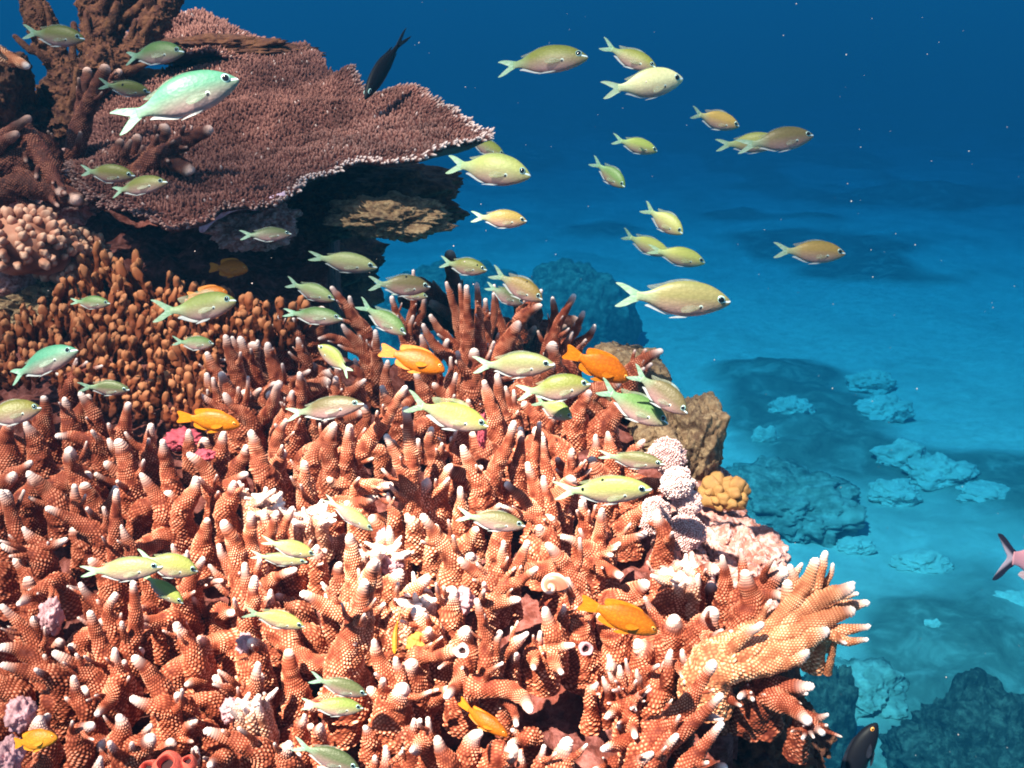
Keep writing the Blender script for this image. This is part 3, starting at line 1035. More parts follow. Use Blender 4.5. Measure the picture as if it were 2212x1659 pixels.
prock('reef_rock', 1520, 1165, 70, 62, 0.90, M['crust'], 53, 'pink and brown crusted rock below the bubble coral', rz=0.06, amp=0.28, scale=2.4, sub=6)
prock('reef_rock', 1605, 1225, 82, 72, 0.86, M['crust'], 59, 'rough crusted rock at the drop above the orange fan', rz=0.06, amp=0.28, scale=2.4, sub=6)
prock('reef_rock', 1470, 1235, 60, 60, 0.83, M['crust'], 60, 'knobbly pink crusted rock among coral stubs', rz=0.05, amp=0.3, scale=2.6, sub=6)
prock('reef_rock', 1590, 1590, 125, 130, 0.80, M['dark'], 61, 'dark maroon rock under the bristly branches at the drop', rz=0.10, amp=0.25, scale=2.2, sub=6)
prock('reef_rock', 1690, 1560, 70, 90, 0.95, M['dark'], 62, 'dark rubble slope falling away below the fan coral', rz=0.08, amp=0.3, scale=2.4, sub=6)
# left rocks
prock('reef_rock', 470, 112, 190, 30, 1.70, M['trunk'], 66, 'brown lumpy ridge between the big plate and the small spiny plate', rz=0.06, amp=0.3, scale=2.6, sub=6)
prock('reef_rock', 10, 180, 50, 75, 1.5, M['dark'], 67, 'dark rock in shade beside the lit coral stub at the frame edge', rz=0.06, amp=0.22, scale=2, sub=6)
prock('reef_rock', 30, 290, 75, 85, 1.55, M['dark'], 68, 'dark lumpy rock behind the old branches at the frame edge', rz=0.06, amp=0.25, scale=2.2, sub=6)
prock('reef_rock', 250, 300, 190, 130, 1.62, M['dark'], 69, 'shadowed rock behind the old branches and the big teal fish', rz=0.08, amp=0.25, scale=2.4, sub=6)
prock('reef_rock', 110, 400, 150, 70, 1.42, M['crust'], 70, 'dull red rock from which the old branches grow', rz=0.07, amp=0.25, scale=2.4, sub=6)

# ------------------------------------------------------------------ stub field helper: many short branchlets as one sheet
def stubs(points, dirs, lens, rads, ncol=7, nrow=6, tipw=None, seed=1, up=None):
    """many short blunt branchlets; returns verts, quads, tris, cup, tip"""
    rng = np.random.default_rng(seed)
    u = np.linspace(0, 1, nrow)
    prof = np.array([1.15, 1.0, 0.95, 0.86, 0.66, 0.30]) if nrow == 6 else 1 - 0.5 * u
    V, Q, T, C, TP = [], [], [], [], []
    base = 0
    fq = tube_faces(nrow, ncol)
    jj = np.arange(ncol)
    ft = np.stack([(nrow - 1) * ncol + jj, (nrow - 1) * ncol + (jj + 1) % ncol, np.full(ncol, nrow * ncol)], 1)
    for k in range(len(points)):
        d = dirs[k] / (np.linalg.norm(dirs[k]) + 1e-9)
        a = np.cross(d, [0.3, 0.9, 0.1]); a /= np.linalg.norm(a)
        b = np.cross(d, a)
        th = jj / ncol * 2 * np.pi + rng.random() * 6
        ring = np.cos(th)[:, None] * a + np.sin(th)[:, None] * b
        bend = (rng.random(3) - 0.5) * 0.35
        ax = points[k] + d * (u * lens[k])[:, None] + bend * (u ** 2 * lens[k])[:, None]
        jit = 1 + 0.16 * (rng.random((nrow, ncol)) - 0.5)
        v = ax[:, None, :] + ring[None] * (rads[k] * prof)[:, None, None] * jit[..., None]
        V.append(v.reshape(-1, 3)); V.append((ax[-1] + d * rads[k] * 0.12)[None])
        Q.append(fq + base); T.append(ft + base)
        cu = np.repeat(u * 0.95, ncol); C.append(cu); C.append([1.0])
        tw = tipw[k] if tipw is not None else 0
        TP.append(np.repeat(np.clip((u - 0.45) / 0.5, 0, 1), ncol) * tw); TP.append([tw])
        base += nrow * ncol + 1
    return np.concatenate(V), np.concatenate(Q), np.concatenate(T), np.concatenate(C), np.concatenate(TP)

# ------------------------------------------------------------------ table coral
def inpoly(poly, x, y):
    c = np.zeros(len(x), bool)
    n = len(poly)
    for i in range(n):
        x1, y1 = poly[i]; x2, y2 = poly[(i + 1) % n]
        with np.errstate(divide='ignore', invalid='ignore'):
            c ^= ((y1 > y) != (y2 > y)) & (x < (x2 - x1) * (y - y1) / (y2 - y1 + 1e-12) + x1)
    return c

def plate(root, name, poly, anchors, spacing, mat, seed, thick=0.02, stub_len=0.006, und=0.019, white=True, pillow=0.0, part='plate'):
    """poly is the rim seen along the sight lines, laid on the plane through three anchors (x, y, distance)"""
    A = np.array([[1, x, y] for x, y, d in anchors]); co = np.linalg.solve(A, np.array([1 / d for _, _, d in anchors]))
    rim = np.array([P(x, y, 1 / (co @ [1, x, y])) for x, y in poly])
    rim = np.vstack([spline(np.vstack([rim, rim[:1]]), len(rim) * 5)[:-1]])
    o = np.array(root.location)
    c0 = rim.mean(0)
    nrm = np.cross(rim[len(rim) // 3] - rim[0], rim[2 * len(rim) // 3] - rim[0]); nrm /= np.linalg.norm(nrm)
    if nrm[2] < 0: nrm = -nrm
    ax = np.cross([0, 1, 0], nrm); ax /= np.linalg.norm(ax); ay = np.cross(nrm, ax)
    r2 = np.stack([(rim - c0) @ ax, (rim - c0) @ ay], 1)
    rng = np.random.default_rng(seed)
    # ragged rim
    r2 = r2 * (1 + 0.018 * np.repeat(rng.standard_normal(len(r2))[:, None], 2, 1) * 0.7)
    lo, hi = r2.min(0), r2.max(0)
    def grid(sp, jit):
        gx, gy = np.meshgrid(np.arange(lo[0], hi[0], sp), np.arange(lo[1], hi[1], sp * 0.87))
        gx = gx + (np.arange(gx.shape[0]) % 2)[:, None] * sp * 0.5
        g = np.stack([gx.ravel(), gy.ravel()], 1) + (rng.random((gx.size, 2)) - 0.5) * sp * jit
        return g[inpoly(r2, g[:, 0], g[:, 1])]
    inner = grid(spacing * (1.3 if pillow else 3.2), 0.3)
    allp = [Vector(p) for p in np.vstack([r2, inner])]
    nb = len(r2)
    vv, ee, ff, ov, oe, of = delaunay_2d_cdt(allp, [(i, (i + 1) % nb) for i in range(nb)], [list(range(nb))], 1, 1e-7)
    vv = np.array([v[:] for v in vv])
    def lift(p2):
        p3 = c0 + ax * p2[:, :1] + ay * p2[:, 1:]
        h = und * fbm(p3, 9, seed, 3)
        if pillow: h = h + pillow * np.sqrt(np.clip(rimdist(p2) / 0.022, 0, 1))
        return p3 + nrm * h[:, None]
    def rimdist(p2):
        d = np.full(len(p2), 9.0)
        for s in range(0, len(r2)):
            a, b = r2[s], r2[(s + 1) % nb]
            ab = b - a; t = np.clip(((p2 - a) @ ab) / (ab @ ab + 1e-12), 0, 1)
            d = np.minimum(d, np.linalg.norm(p2 - a - t[:, None] * ab, axis=1))
        return d
    top = lift(vv)
    th = np.minimum(thick, 0.006 + 0.25 * rimdist(vv))
    bot = top - nrm * th[:, None]
    if pillow: bot = top - nrm * (0.002 + 2.0 * pillow * np.sqrt(np.clip(rimdist(vv) / 0.022, 0, 1)))[:, None]
    n = len(vv)
    tris = [list(f) for f in ff]
    q = []
    cnt = {}
    for f in tris:
        for a, b in zip(f, f[1:] + f[:1]): cnt[(a, b)] = 1
    edges = [(a, b) for a, b in cnt if (b, a) not in cnt]
    q = [(b, a, a + n, b + n) for a, b in edges]
    tt = [f for f in tris] + [[i + n for i in reversed(f)] for f in tris]
    link(part, mesh_np(part, np.vstack([top, bot]) - o, q, tt, {'cup': np.zeros(2 * n) + 0.15, 'tip': np.zeros(2 * n)}), mat, root)
    # branchlets standing on the plate
    g = grid(spacing, 0.75)
    dist = rimdist(g)
    p3 = lift(g)
    dirs = nrm + (rng.random((len(g), 3)) - 0.5) * 0.9
    ctr = p3.mean(0)
    out = (p3 - ctr); out -= (out @ nrm)[:, None] * nrm; out /= np.linalg.norm(out, axis=1)[:, None] + 1e-9
    kx = np.clip(1 - dist / 0.03, 0, 1)[:, None]
    dirs = dirs + out * kx * 1.3
    sc = 0.75 + 0.6 * rng.random(len(g))
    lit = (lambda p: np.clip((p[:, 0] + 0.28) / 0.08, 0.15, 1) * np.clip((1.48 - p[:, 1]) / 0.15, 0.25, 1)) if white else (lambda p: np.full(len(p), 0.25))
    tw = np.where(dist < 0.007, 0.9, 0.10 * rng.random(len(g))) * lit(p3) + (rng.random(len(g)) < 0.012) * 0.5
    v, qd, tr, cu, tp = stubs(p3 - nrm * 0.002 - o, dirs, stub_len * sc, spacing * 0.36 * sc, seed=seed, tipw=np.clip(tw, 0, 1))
    # rim fringe
    idx = np.arange(0, nb)
    seg = []
    for i in idx:
        a, b = r2[i], r2[(i + 1) % nb]
        m = max(1, int(np.linalg.norm(b - a) / (spacing * 0.8)))
        for s in range(m): seg.append(a + (b - a) * (s + rng.random()) / m)
    seg = np.array(seg); e3 = lift(seg)
    eo = e3 - ctr; eo -= (eo @ nrm)[:, None] * nrm; eo /= np.linalg.norm(eo, axis=1)[:, None]
    ed = eo + nrm * 0.5 + (rng.random((len(seg), 3)) - 0.5) * 0.8
    s2 = 0.8 + 0.7 * rng.random(len(seg))
    v2, q2, t2, c2, tp2 = stubs(e3 - nrm * 0.003 - o, ed, stub_len * 1.2 * s2, spacing * 0.38 * s2, seed=seed + 1, tipw=np.clip((0.6 + 0.5 * rng.random(len(seg))) * lit(e3), 0, 1))
    nv = len(v)
    f = link('branchlets', mesh_np('branchlets', np.vstack([v, v2]), np.vstack([qd, q2 + nv]), np.vstack([tr, t2 + nv]),
             {'cup': np.concatenate([cu, c2]), 'tip': np.concatenate([tp, tp2])}), mat, root)
    f['kind'] = 'stuff'

def build_table():
    anch = [(650, 400, 1.16), (700, 140, 1.62), (1050, 292, 1.27)]
    t = empty('table_coral', P(600, 480, 1.5), 'big purplish brown table coral plate with a pale ragged rim', 'coral')
    main = [(150, 330), (230, 180), (330, 150), (440, 122), (520, 115), (600, 98), (640, 88), (690, 125), (745, 165), (800, 212), (870, 203), (930, 225), (990, 252),
            (1040, 275), (1056, 295), (1030, 310), (1000, 318), (975, 335), (940, 345), (890, 347), (850, 358), (810, 350), (760, 348), (720, 365),
            (690, 370), (660, 385), (645, 412), (600, 432), (540, 450), (480, 460), (440, 488), (385, 500), (320, 488), (240, 452), (180, 420)]
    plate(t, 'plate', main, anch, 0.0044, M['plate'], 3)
    # broken lilac rim of the front edge
    pts = [(618, 424), (590, 436), (560, 452), (520, 450), (486, 462), (455, 480), (432, 505)]
    path = spline([P(x, y - 4, 1.135) for x, y in pts], 50)
    v, q, tr, cu, tp = finger_mesh('rim', path - np.array(t.location), 0.0028 + 0.0014 * np.abs(noise(path, 90, 3)), 0.01, 0.003, 0.4, 9)
    link('broken_rim', mesh_np('broken_rim', v, q, tr, {'cup': cu, 'tip': tp}), M['rim'], t)
    s = empty('table_coral', P(430, 80, 1.75), 'smaller brown table coral with a white spiny rim behind the big plate', 'coral')
    up = [(280, 62), (296, 34), (330, 18), (380, 26), (430, 18), (470, 30), (500, 52), (556, 76), (610, 88), (640, 108), (600, 122), (520, 128), (440, 128), (360, 122), (296, 98)]
    plate(s, 'plate', up, [(450, 130, 1.62), (430, 18, 1.86), (640, 108, 1.68)], 0.0050, M['plate'], 8, und=0.02, stub_len=0.008)
build_table()


# ------------------------------------------------------------------ old branches of the upper corner
def build_old():
    def grp(lab, lines, mat, d, ksc=0.0, tipc=1.0):
        r = None
        for i, (px, wpx, dd) in enumerate(lines):
            if r is None:
                r = empty('branching_coral', P(*px[0], d), lab, 'coral', 'old branching corals in the upper corner')
            path = spline([P(x, y, d + dd * j / (len(px) - 1)) for j, (x, y) in enumerate(px)], 40)
            u = np.linspace(0, 1, 40)
            rad = pxm(wpx, d) / 2 * (1 - (0.62 if tipc else 0.1) * u ** 1.2)
            L = np.linalg.norm(np.diff(path, axis=0), axis=1).sum()
            if not tipc:
                rad = rad * (1 + 0.16 * noise(path, 40, i) + 0.10 * noise(path, 110, i + 5))
            v, q, tr, cu, tp = finger_mesh('branch', path - np.array(r.location), rad, min(0.3, 0.011 / L) * max(tipc, 0.02), 0.0026 if tipc else 0.005, seed=i + 40, amp=0.5)
            if not tipc:
                v = v + 0.003 * np.stack([fbm(v, 130, s, 3) for s in (1, 2, 3)], 1)
                tp = tp * 0
            br = link('branch', mesh_np('branch', v, q, tr, {'cup': cu, 'tip': tp}), mat, r)
            rg = random.Random(i * 31 + int(px[0][0]))
            for k in range(3 if tipc else 5):
                ii = int((0.15 + 0.65 * rg.random()) * 39)
                tg = path[ii + 1] - path[ii]; tg /= np.linalg.norm(tg)
                sd = np.array([rg.uniform(-1, 1), rg.uniform(-1, 0.1), rg.uniform(-0.3, 1)]); sd -= tg * sd.dot(tg); sd /= np.linalg.norm(sd) + 1e-9
                rr = rad[ii]; st = path[ii] + sd * rr * 0.5; ll = rr * rg.uniform(1.3, 2.6)
                p2 = spline([st, st + (sd * 0.8 + tg * 0.5) * ll * 0.6, st + (sd * 0.8 + tg * 1.0) * ll], 14)
                v, q, tr, cu, tp = finger_mesh('branchlet', p2 - np.array(r.location), rr * rg.uniform(0.32, 0.5) * (1 - 0.6 * np.linspace(0, 1, 14)), 0.4, 0.0024, seed=i + k)
                link('branchlet', mesh_np('branchlet', v, q, tr, {'cup': cu, 'tip': tp * (0.45 if tipc else 0.1)}), mat, br)
        return r
    grp('thick dark algae covered coral trunk rising out of the frame behind the upper small fish', [
        ([(150, 300), (150, 200), (105, 90), (55, -30)], 60, 0.0),
        ([(150, 290), (190, 180), (215, 70), (190, -40)], 78, 0.06),
        ([(205, 170), (235, 60), (290, -40)], 70, 0.1)], M['trunk'], 1.48, tipc=0)
    grp('brown algae covered branch leaning past the small spiny plate', [
        ([(180, 200), (280, 120), (345, 30), (385, -30)], 56, 0.05)], M['trunk'], 1.5, tipc=0)
    grp('long ridged coral branches with pale tips in front of the dark trunk', [
        ([(150, 400), (170, 290), (200, 210), (232, 140)], 50, -0.05),
        ([(160, 330), (178, 230), (190, 145)], 40, 0.0),
        ([(205, 195), (240, 175), (262, 150)], 30, 0.0),
        ([(140, 440), (120, 330), (62, 280)], 40, -0.04)], M['old'], 1.30)
    grp('coral branches with pale ends pointing out over the table coral under the big fish', [
        ([(240, 420), (330, 350), (400, 305), (458, 278)], 48, -0.08),
        ([(250, 400), (330, 345), (380, 350), (414, 372)], 52, -0.06),
        ([(300, 400), (335, 330), (360, 268)], 50, -0.02),
        ([(200, 440), (260, 380), (300, 290)], 44, 0.0),
        ([(160, 420), (240, 350), (262, 300)], 40, 0.02)], M['old'], 1.24)
    grp('reddish coral branch with a white tip pointing down over the cauliflower coral', [
        ([(50, 285), (90, 335), (120, 390), (132, 420)], 46, -0.05),
        ([(-30, 430), (60, 400), (150, 425), (168, 432)], 62, -0.05),
        ([(-30, 360), (60, 350), (110, 370)], 80, 0.0),
        ([(100, 450), (140, 436), (190, 438)], 30, -0.02)], M['old'], 1.20)
    grp('bright orange coral stub lit by the sun at the frame edge', [
        ([(-40, 100), (10, 122), (62, 144)], 38, -0.04)], M['fan'], 1.22)
    grp('pale little coral finger behind the big teal fish', [
        ([(470, 250), (420, 180), (398, 172)], 34, -0.02),
        ], M['old'], 1.42)
    grp('dark purple branching coral standing in shade behind the crest', [
        ([(1010, 760), (985, 640), (970, 540)], 46, -0.06),
        ([(1060, 740), (960, 680), (860, 640)], 70, 0.0),
        ([(1100, 720), (1020, 690), (880, 700)], 60, 0.05),
        ([(1010, 700), (940, 640), (900, 600)], 44, 0.0),
        ([(1180, 760), (1140, 690), (1110, 640)], 56, 0.0),
        ([(1120, 760), (1160, 720), (1250, 690)], 60, 0.0)], M['old'], 1.45)
build_old()

# ------------------------------------------------------------------ knobby finger coral field
def knob_mesh(seed):
    rng = random.Random(seed)
    n, c = 26, 18
    u = np.linspace(0, 1, n)
    path = np.stack([0.12 * np.sin(u * 2 + seed), 0.12 * np.cos(u * 2.4 + seed), u * 3.3], 1)
    rad = 0.40 + 0.09 * np.sin(u * (9 + rng.random() * 4) + rng.random() * 6) - 0.05 * u
    e = np.clip((u - 0.86) / 0.14, 0, 1)
    rad = rad * np.sqrt(np.clip(1 - e ** 2 * 0.98, 0, 1))
    dirs, tan = sweep(path, rad, c)
    v = (path[:, None, :] + dirs * rad[:, None, None]).reshape(-1, 3)
    v = v + 0.17 * np.stack([fbm(v, 2.1, s + seed * 3, 3) for s in (1, 2, 3)], 1)
    v = np.vstack([v, path[-1:] + [[0, 0, 0.02]]])
    j = np.arange(c)
    tr = np.stack([(n - 1) * c + j, (n - 1) * c + (j + 1) % c, np.full(c, n * c)], 1)
    cup = np.concatenate([np.repeat(np.clip(u * 0.9 - 0.05, 0, 1), c), [0.9]])
    tip = np.concatenate([np.repeat(np.clip((u - 0.78) * 1.6, 0, 0.45), c), [0.4]])
    return mesh_np('knob', v, tube_faces(n, c), tr, {'cup': cup, 'tip': tip})

def build_knobs():
    protos = [knob_mesh(s) for s in range(6)]
    for me in protos: me.materials.append(M['knob'])
    poly = np.array([(-20, 700), (60, 690), (120, 650), (200, 600), (275, 585), (330, 610), (420, 640), (540, 660), (650, 690), (690, 720), (600, 740), (490, 745), (470, 800), (455, 870),
                     (430, 905), (330, 900), (250, 885), (170, 850), (100, 800), (-20, 850)], float)
    roots = [((110, 750), 'brown knobby finger coral at the frame edge behind the teal fish'),
             ((250, 690), 'brown knobby finger coral rising behind the tiny green fish to the dark cave'),
             ((330, 810), 'brown knobby finger coral filling the slope above the orange yellow fish'),
             ((430, 690), 'brown knobby finger coral around the bright yellow green fish'),
             ((60, 800), 'brown knobby finger coral below the teal fish at the frame edge'),
            ((180, 790), 'brown knobby finger coral around the small grey green fish'),
            ((400, 860), 'last brown knobs of the field right above the orange yellow fish'),
            ((300, 740), 'brown knobby finger coral between the two tiny green fish'),
            ((570, 695), 'thin row of brown knobby coral in shade beside the dark cave')]
    em = [[a, empty('finger_coral', P(*a, reef_d(*a)), l, 'coral', 'knobby finger corals'), 0] for a, l in roots]
    rng = random.Random(4)
    y = 590
    while y < 900:
        st = 18.5 + (y - 590) * 0.010
        x = -20 + rng.random() * 20
        while x < 700:
            xx, yy = x + rng.uniform(-7, 7), y + rng.uniform(-7, 7)
            if inpoly(poly, np.array([xx]), np.array([yy]))[0]:
                r = min(em, key=lambda e: math.dist(e[0], (xx, yy)))
                if r[2] < 96:
                    r[2] += 1
                    d = reef_d(xx, yy + 12) - 0.005
                    o = bpy.data.objects.new('knob', rng.choice(protos)); COL.objects.link(o)
                    o.parent = r[1]
                    tall = 1.3 if (180 < xx < 310 and yy < 650) else 1.0
                    s = pxm(17.5, d) * rng.uniform(0.85, 1.2)
                    o.location = Vector(P(xx, yy + 26, d)) - r[1].location
                    o.scale = (s, s, s * rng.uniform(0.8, 1.35) * tall)
                    o.rotation_euler = (rng.gauss(0.1, 0.22), rng.gauss(0.05, 0.22), rng.random() * 6)
            x += st
        y += st * 0.9
    print('knobs', [e[2] for e in em])
build_knobs()

# ------------------------------------------------------------------ corals made of many small lobes round a core
def lobe_ball(name, x, y, rx, ry, d, mat, n, lobe, label, seed, cat='coral', long=1.5, half=True):
    root = empty(name, P(x, y, d), label, cat)
    a, b = pxm(rx, d), pxm(ry, d)
    rock('core', (0, 0, 0), (a * 0.86, (a + b) * 0.40, b * 0.86), mat, seed, 0.12, 2.0, 4, parent=root)
    v, f = ico(3)
    nz = np.stack([noise(v, 2.1, s + seed) for s in (1, 2, 3)], 1)
    ms = []
    for k in range(3):
        vv = v.copy(); vv[:, 2] *= long
        vv = vv * (1 + 0.30 * noise(v, 1.6, seed + k * 7))[:, None]
        h = np.clip(v[:, 2] * 0.5 + 0.5, 0, 1)
        me = mesh_np('lobe', vv, tris=f, attrs={'cup': h, 'tip': np.clip(h - 0.8, 0, 1) * 1.5})
        me.materials.append(mat); ms.append(me)
    rng = random.Random(seed)
    made = 0
    for i in range(int(n * 2.2)):
        z = 1 - 2 * (i + 0.5) / (n * 2.2); ph = i * 2.399963 + rng.uniform(-0.2, 0.2)
        q = math.sqrt(1 - z * z)
        dr = Vector((q * math.cos(ph), q * math.sin(ph), z))
        if half and (dr.y > 0.35 or dr.z < -0.6): continue
        if made >= 98: break
        made += 1
        o = bpy.data.objects.new('lobe', rng.choice(ms)); COL.objects.link(o)
        o.parent = root
        wob = 1 + rng.uniform(-0.1, 0.1)
        o.location = (dr.x * a * 0.9 * wob, dr.y * (a + b) * 0.42 * wob, dr.z * b * 0.9 * wob)
        s = pxm(lobe, d) * rng.uniform(0.75, 1.25)
        o.scale = (s, s, s)
        o.rotation_euler = (dr + Vector((rng.gauss(0, .2), rng.gauss(0, .2), 0.3 + rng.gauss(0, .2)))).to_track_quat('Z', 'Y').to_euler()
    return root
lobe_ball('cauliflower_coral', 60, 530, 110, 78, 1.16, M['cauli'], 98, 9.5, 'pinkish tan cauliflower coral head at the frame edge', 3)
lobe_ball('cauliflower_coral', 160, 560, 82, 72, 1.20, M['cauli'], 90, 9, 'shaded brown cauliflower coral head beside the dark cave', 5)
lobe_ball('bubble_coral', 1562, 1068, 40, 30, 0.90, M['bulb'], 17, 15, 'cluster of smooth golden brown bulbs on the reef edge', 9, long=1.35)

def fuzz(x, y, rx, ry, d, label, seed, mat='soft', n=900, tipw=0.5):
    root = empty('soft_coral', P(x, y, d), label, 'coral', 'fuzzy ball corals on the reef edge')
    a, b = pxm(rx, d), pxm(ry, d)
    R3 = np.array([a, (a + b) / 2, b])
    rock('core', (0, 0, 0), R3 * 0.84, M[mat], seed, 0.14, 2.2, 4, parent=root)
    i = np.arange(n); z = 1 - 2 * (i + 0.5) / n; ph = i * 2.399963; q = np.sqrt(1 - z * z)
    dr = np.stack([q * np.cos(ph), q * np.sin(ph), z], 1)
    rng = np.random.default_rng(seed)
    lump = (1 + 0.22 * fbm(dr, 2.0, seed, 3))[:, None]
    v, qd, tr, cu, tp = stubs(dr * R3 * 0.9 * lump, dr + (rng.random((n, 3)) - .5) * .6, np.full(n, pxm(4.2, d)) * (0.5 + 0.9 * rng.random(n)), pxm(2.0, d) * (0.7 + 0.6 * rng.random(n)), seed=seed, tipw=np.full(n, tipw) * rng.random(n), ncol=6)
    f = link('polyps', mesh_np('polyps', v, qd, tr, {'cup': cu, 'tip': tp}), M[mat], root); f['kind'] = 'stuff'
fuzz(1462, 1045, 36, 34, 0.85, 'brightest white fuzzy coral ball beside the pale spotted fish', 3, tipw=1.0)
fuzz(1440, 985, 42, 36, 0.89, 'dusky pink fuzzy coral hump below the rock pillar', 4, tipw=0.3)
fuzz(1485, 1085, 30, 28, 0.86, 'small pale pink fuzzy coral between the white ball and the bubble coral', 5)
fuzz(1478, 1152, 44, 38, 0.83, 'wide dull pink fuzzy coral cushion under the white ball', 6, tipw=0.3)
fuzz(1418, 1115, 32, 40, 0.83, 'mauve fuzzy coral cushion beside the finger tips', 7, tipw=0.2)

# ------------------------------------------------------------------ sponges, tunicates, snail and other small life
def lump(name, x, y, rx, ry, d, mat, seed, label, cat, group=None):
    return prock(name, x, y, rx, ry, d, mat, seed, label, amp=0.28, scale=2.4, sub=5, cat=cat, group=group)
lump('sponge', 395, 950, 40, 20, 0.925, M['pinksponge'], 5, 'magenta pink knobby sponge under the orange yellow fish', 'sponge')
lump('sponge', 440, 985, 22, 14, 0.87, M['pinksponge'], 6, 'small magenta sponge scrap beside the finger tips below the orange fish', 'sponge')
lump('sponge', 905, 1392, 26, 22, 0.705, M['yellowsponge'], 7, 'bright yellow orange sponge tucked beside the bleached stubs', 'sponge')
lump('sponge', 1040, 930, 12, 34, 0.86, M['pinksponge'], 8, 'thin pink sponge strip under the bright yellow fish', 'sponge')
for (x, y, rx, ry, s, lab) in [(845, 1222, 24, 22, 3, 'lilac crust on the bleached patch in the hot light'), (1003, 1296, 20, 26, 4, 'lilac crust curled under the pale arched stub'),
                               (830, 1165, 18, 20, 5, 'small lilac crust above the bleached patch'), (500, 1535, 24, 26, 6, 'lilac crust among the lower reef fingers'),
                               (45, 1545, 30, 34, 7, 'pink mauve crust beside the curled orange fish'), (110, 1330, 22, 36, 8, 'mauve crust deep between the long fingers'),
                               (20, 1635, 26, 40, 9, 'salmon crust in the bottom corner'), (530, 1390, 18, 20, 10, 'mauve crust behind the finger clump below the yellow fish')]:
    lump('crust_patch', x, y, rx, ry, reef_d(x, y) - 0.012, M['lilac'], s, lab, 'crust', 'lilac crusts between the corals')

def ring_tube(name, x, y, rpx, d, mat, label, cat, aim, length=1.6, group=None):
    tun = name == 'tunicate'
    root = empty(name, P(x, y, d), label, cat, group)
    aim = Vector(aim).normalized()
    r = pxm(rpx, d)
    n, c = 22, 24
    u = np.linspace(0, 1, n)
    prof = np.concatenate([np.linspace(0.8, 1.0, 10), [1.0, 0.97, 0.88, 0.78, 0.68, 0.60, 0.55, 0.52, 0.50, 0.48, 0.46, 0.4]])
    h = np.concatenate([np.linspace(-length, -0.1, 10), [0, 0.08, 0.12, 0.10, 0.04, -0.05, -0.18, -0.35, -0.55, -0.75, -0.95, -1.1]])
    if tun:
        prof = np.concatenate([[0.6, 0.8, 0.95, 1.03, 1.06, 1.05, 1.0, 0.92, 0.82, 0.70], [0.60, 0.56, 0.54, 0.52, 0.49, 0.46, 0.44, 0.43, 0.42, 0.41, 0.40, 0.39]])
    a = np.arange(c) / c * 2 * np.pi
    v = np.stack([np.cos(a)[None] * prof[:, None], np.sin(a)[None] * prof[:, None] * (1 + 0.10 * np.sin(a * 3 + rpx)[None]), np.repeat(h[:, None], c, 1)], -1).reshape(-1, 3) * r
    v = v + r * 0.07 * np.stack([noise(v, 2.2 / r, s) for s in (1, 2, 3)], 1)
    rot = np.array(aim.to_track_quat('Z', 'Y').to_matrix())
    link('tube', mesh_np('tube', v @ rot.T, tube_faces(n, c)), mat, root)
    w_ = 0.44 if tun else 0.47
    vd = np.stack([np.cos(a) * w_, np.sin(a) * w_, np.full(c, -0.5)], 1) * r
    vd = np.vstack([vd, [[0, 0, -0.55 * r]]])
    j = np.arange(c)
    link('opening', mesh_np('opening', vd @ rot.T, tris=np.stack([j, (j + 1) % c, np.full(c, c)], 1)), M['hole'], root)
    return root
ring_tube('worm_tube', 1267, 1403, 15, 0.665, M['lilac'], 'purple worm tube with a dark round mouth over the cave', 'worm tube', (0.2, -0.8, 0.35))
ring_tube('worm_tube', 998, 1408, 15, 0.645, M['bleached'], 'white rimmed round tube end between the lumpy stubs', 'worm tube', (-0.1, -1, 0.3))
ring_tube('tunicate', 358, 1648, 34, 0.58, M['tunicate'], 'large red tunicate with a yellow rimmed mouth at the bottom edge', 'tunicate', (0.0, -0.5, 0.9))
ring_tube('tunicate', 405, 1642, 18, 0.585, M['tunicate'], 'smallest red tunicate, next to the white finger at the bottom edge', 'tunicate', (0.1, -0.4, 0.9))
ring_tube('tunicate', 318, 1656, 24, 0.585, M['tunicate'], 'red tunicate half hidden in the dark gap at the bottom edge', 'tunicate', (-0.1, -0.4, 0.9))

def build_snail():
    root = empty('sea_snail', P(1192, 1266, 0.715), 'round brown spiral sea snail sitting in the dark hollow', 'snail')
    r = pxm(37, 0.715)
    n, c = 150, 20
    th = np.linspace(0, 2 * np.pi * 3.6, n)
    g = np.exp(-0.17 * th)
    path = np.stack([np.cos(th) * g * 0.46, np.sin(th) * g * 0.46, 0.85 * (1 - g) - 0.2], 1)
    rad = g * 0.53 + 0.01
    dirs, tan = sweep(path, rad, c)
    v = (path[:, None] + dirs * rad[:, None, None]).reshape(-1, 3)
    aim = Vector((-0.25, -0.85, 0.35)).normalized()
    rot = np.array(aim.to_track_quat('Z', 'Y').to_matrix())
    m, t, b = new_mat('snail_shell')
    cu = attr(t, 'cup')
    t.links.new(ramp(t, cu, [(0, (0.30, 0.09, 0.06)), (0.35, (0.55, 0.26, 0.18)), (0.55, (0.85, 0.66, 0.6)), (0.75, (0.40, 0.14, 0.09)), (1, (0.28, 0.08, 0.05))]), b.inputs['Base Color'])
    b.inputs['Roughness'].default_value = 0.35
    cup = np.tile(np.arange(c) / c, n)
    cup = np.abs(cup * 2 - 1)
    link('shell', mesh_np('shell', (v * r) @ rot.T, tube_faces(n, c), attrs={'cup': cup}), m, root)
    rock('foot', tuple(rot @ np.array([0.55 * r, 0, -0.25 * r])), (r * 0.42, r * 0.42, r * 0.3), M['crust'], 4, 0.1, 2, 4, parent=root)
build_snail()

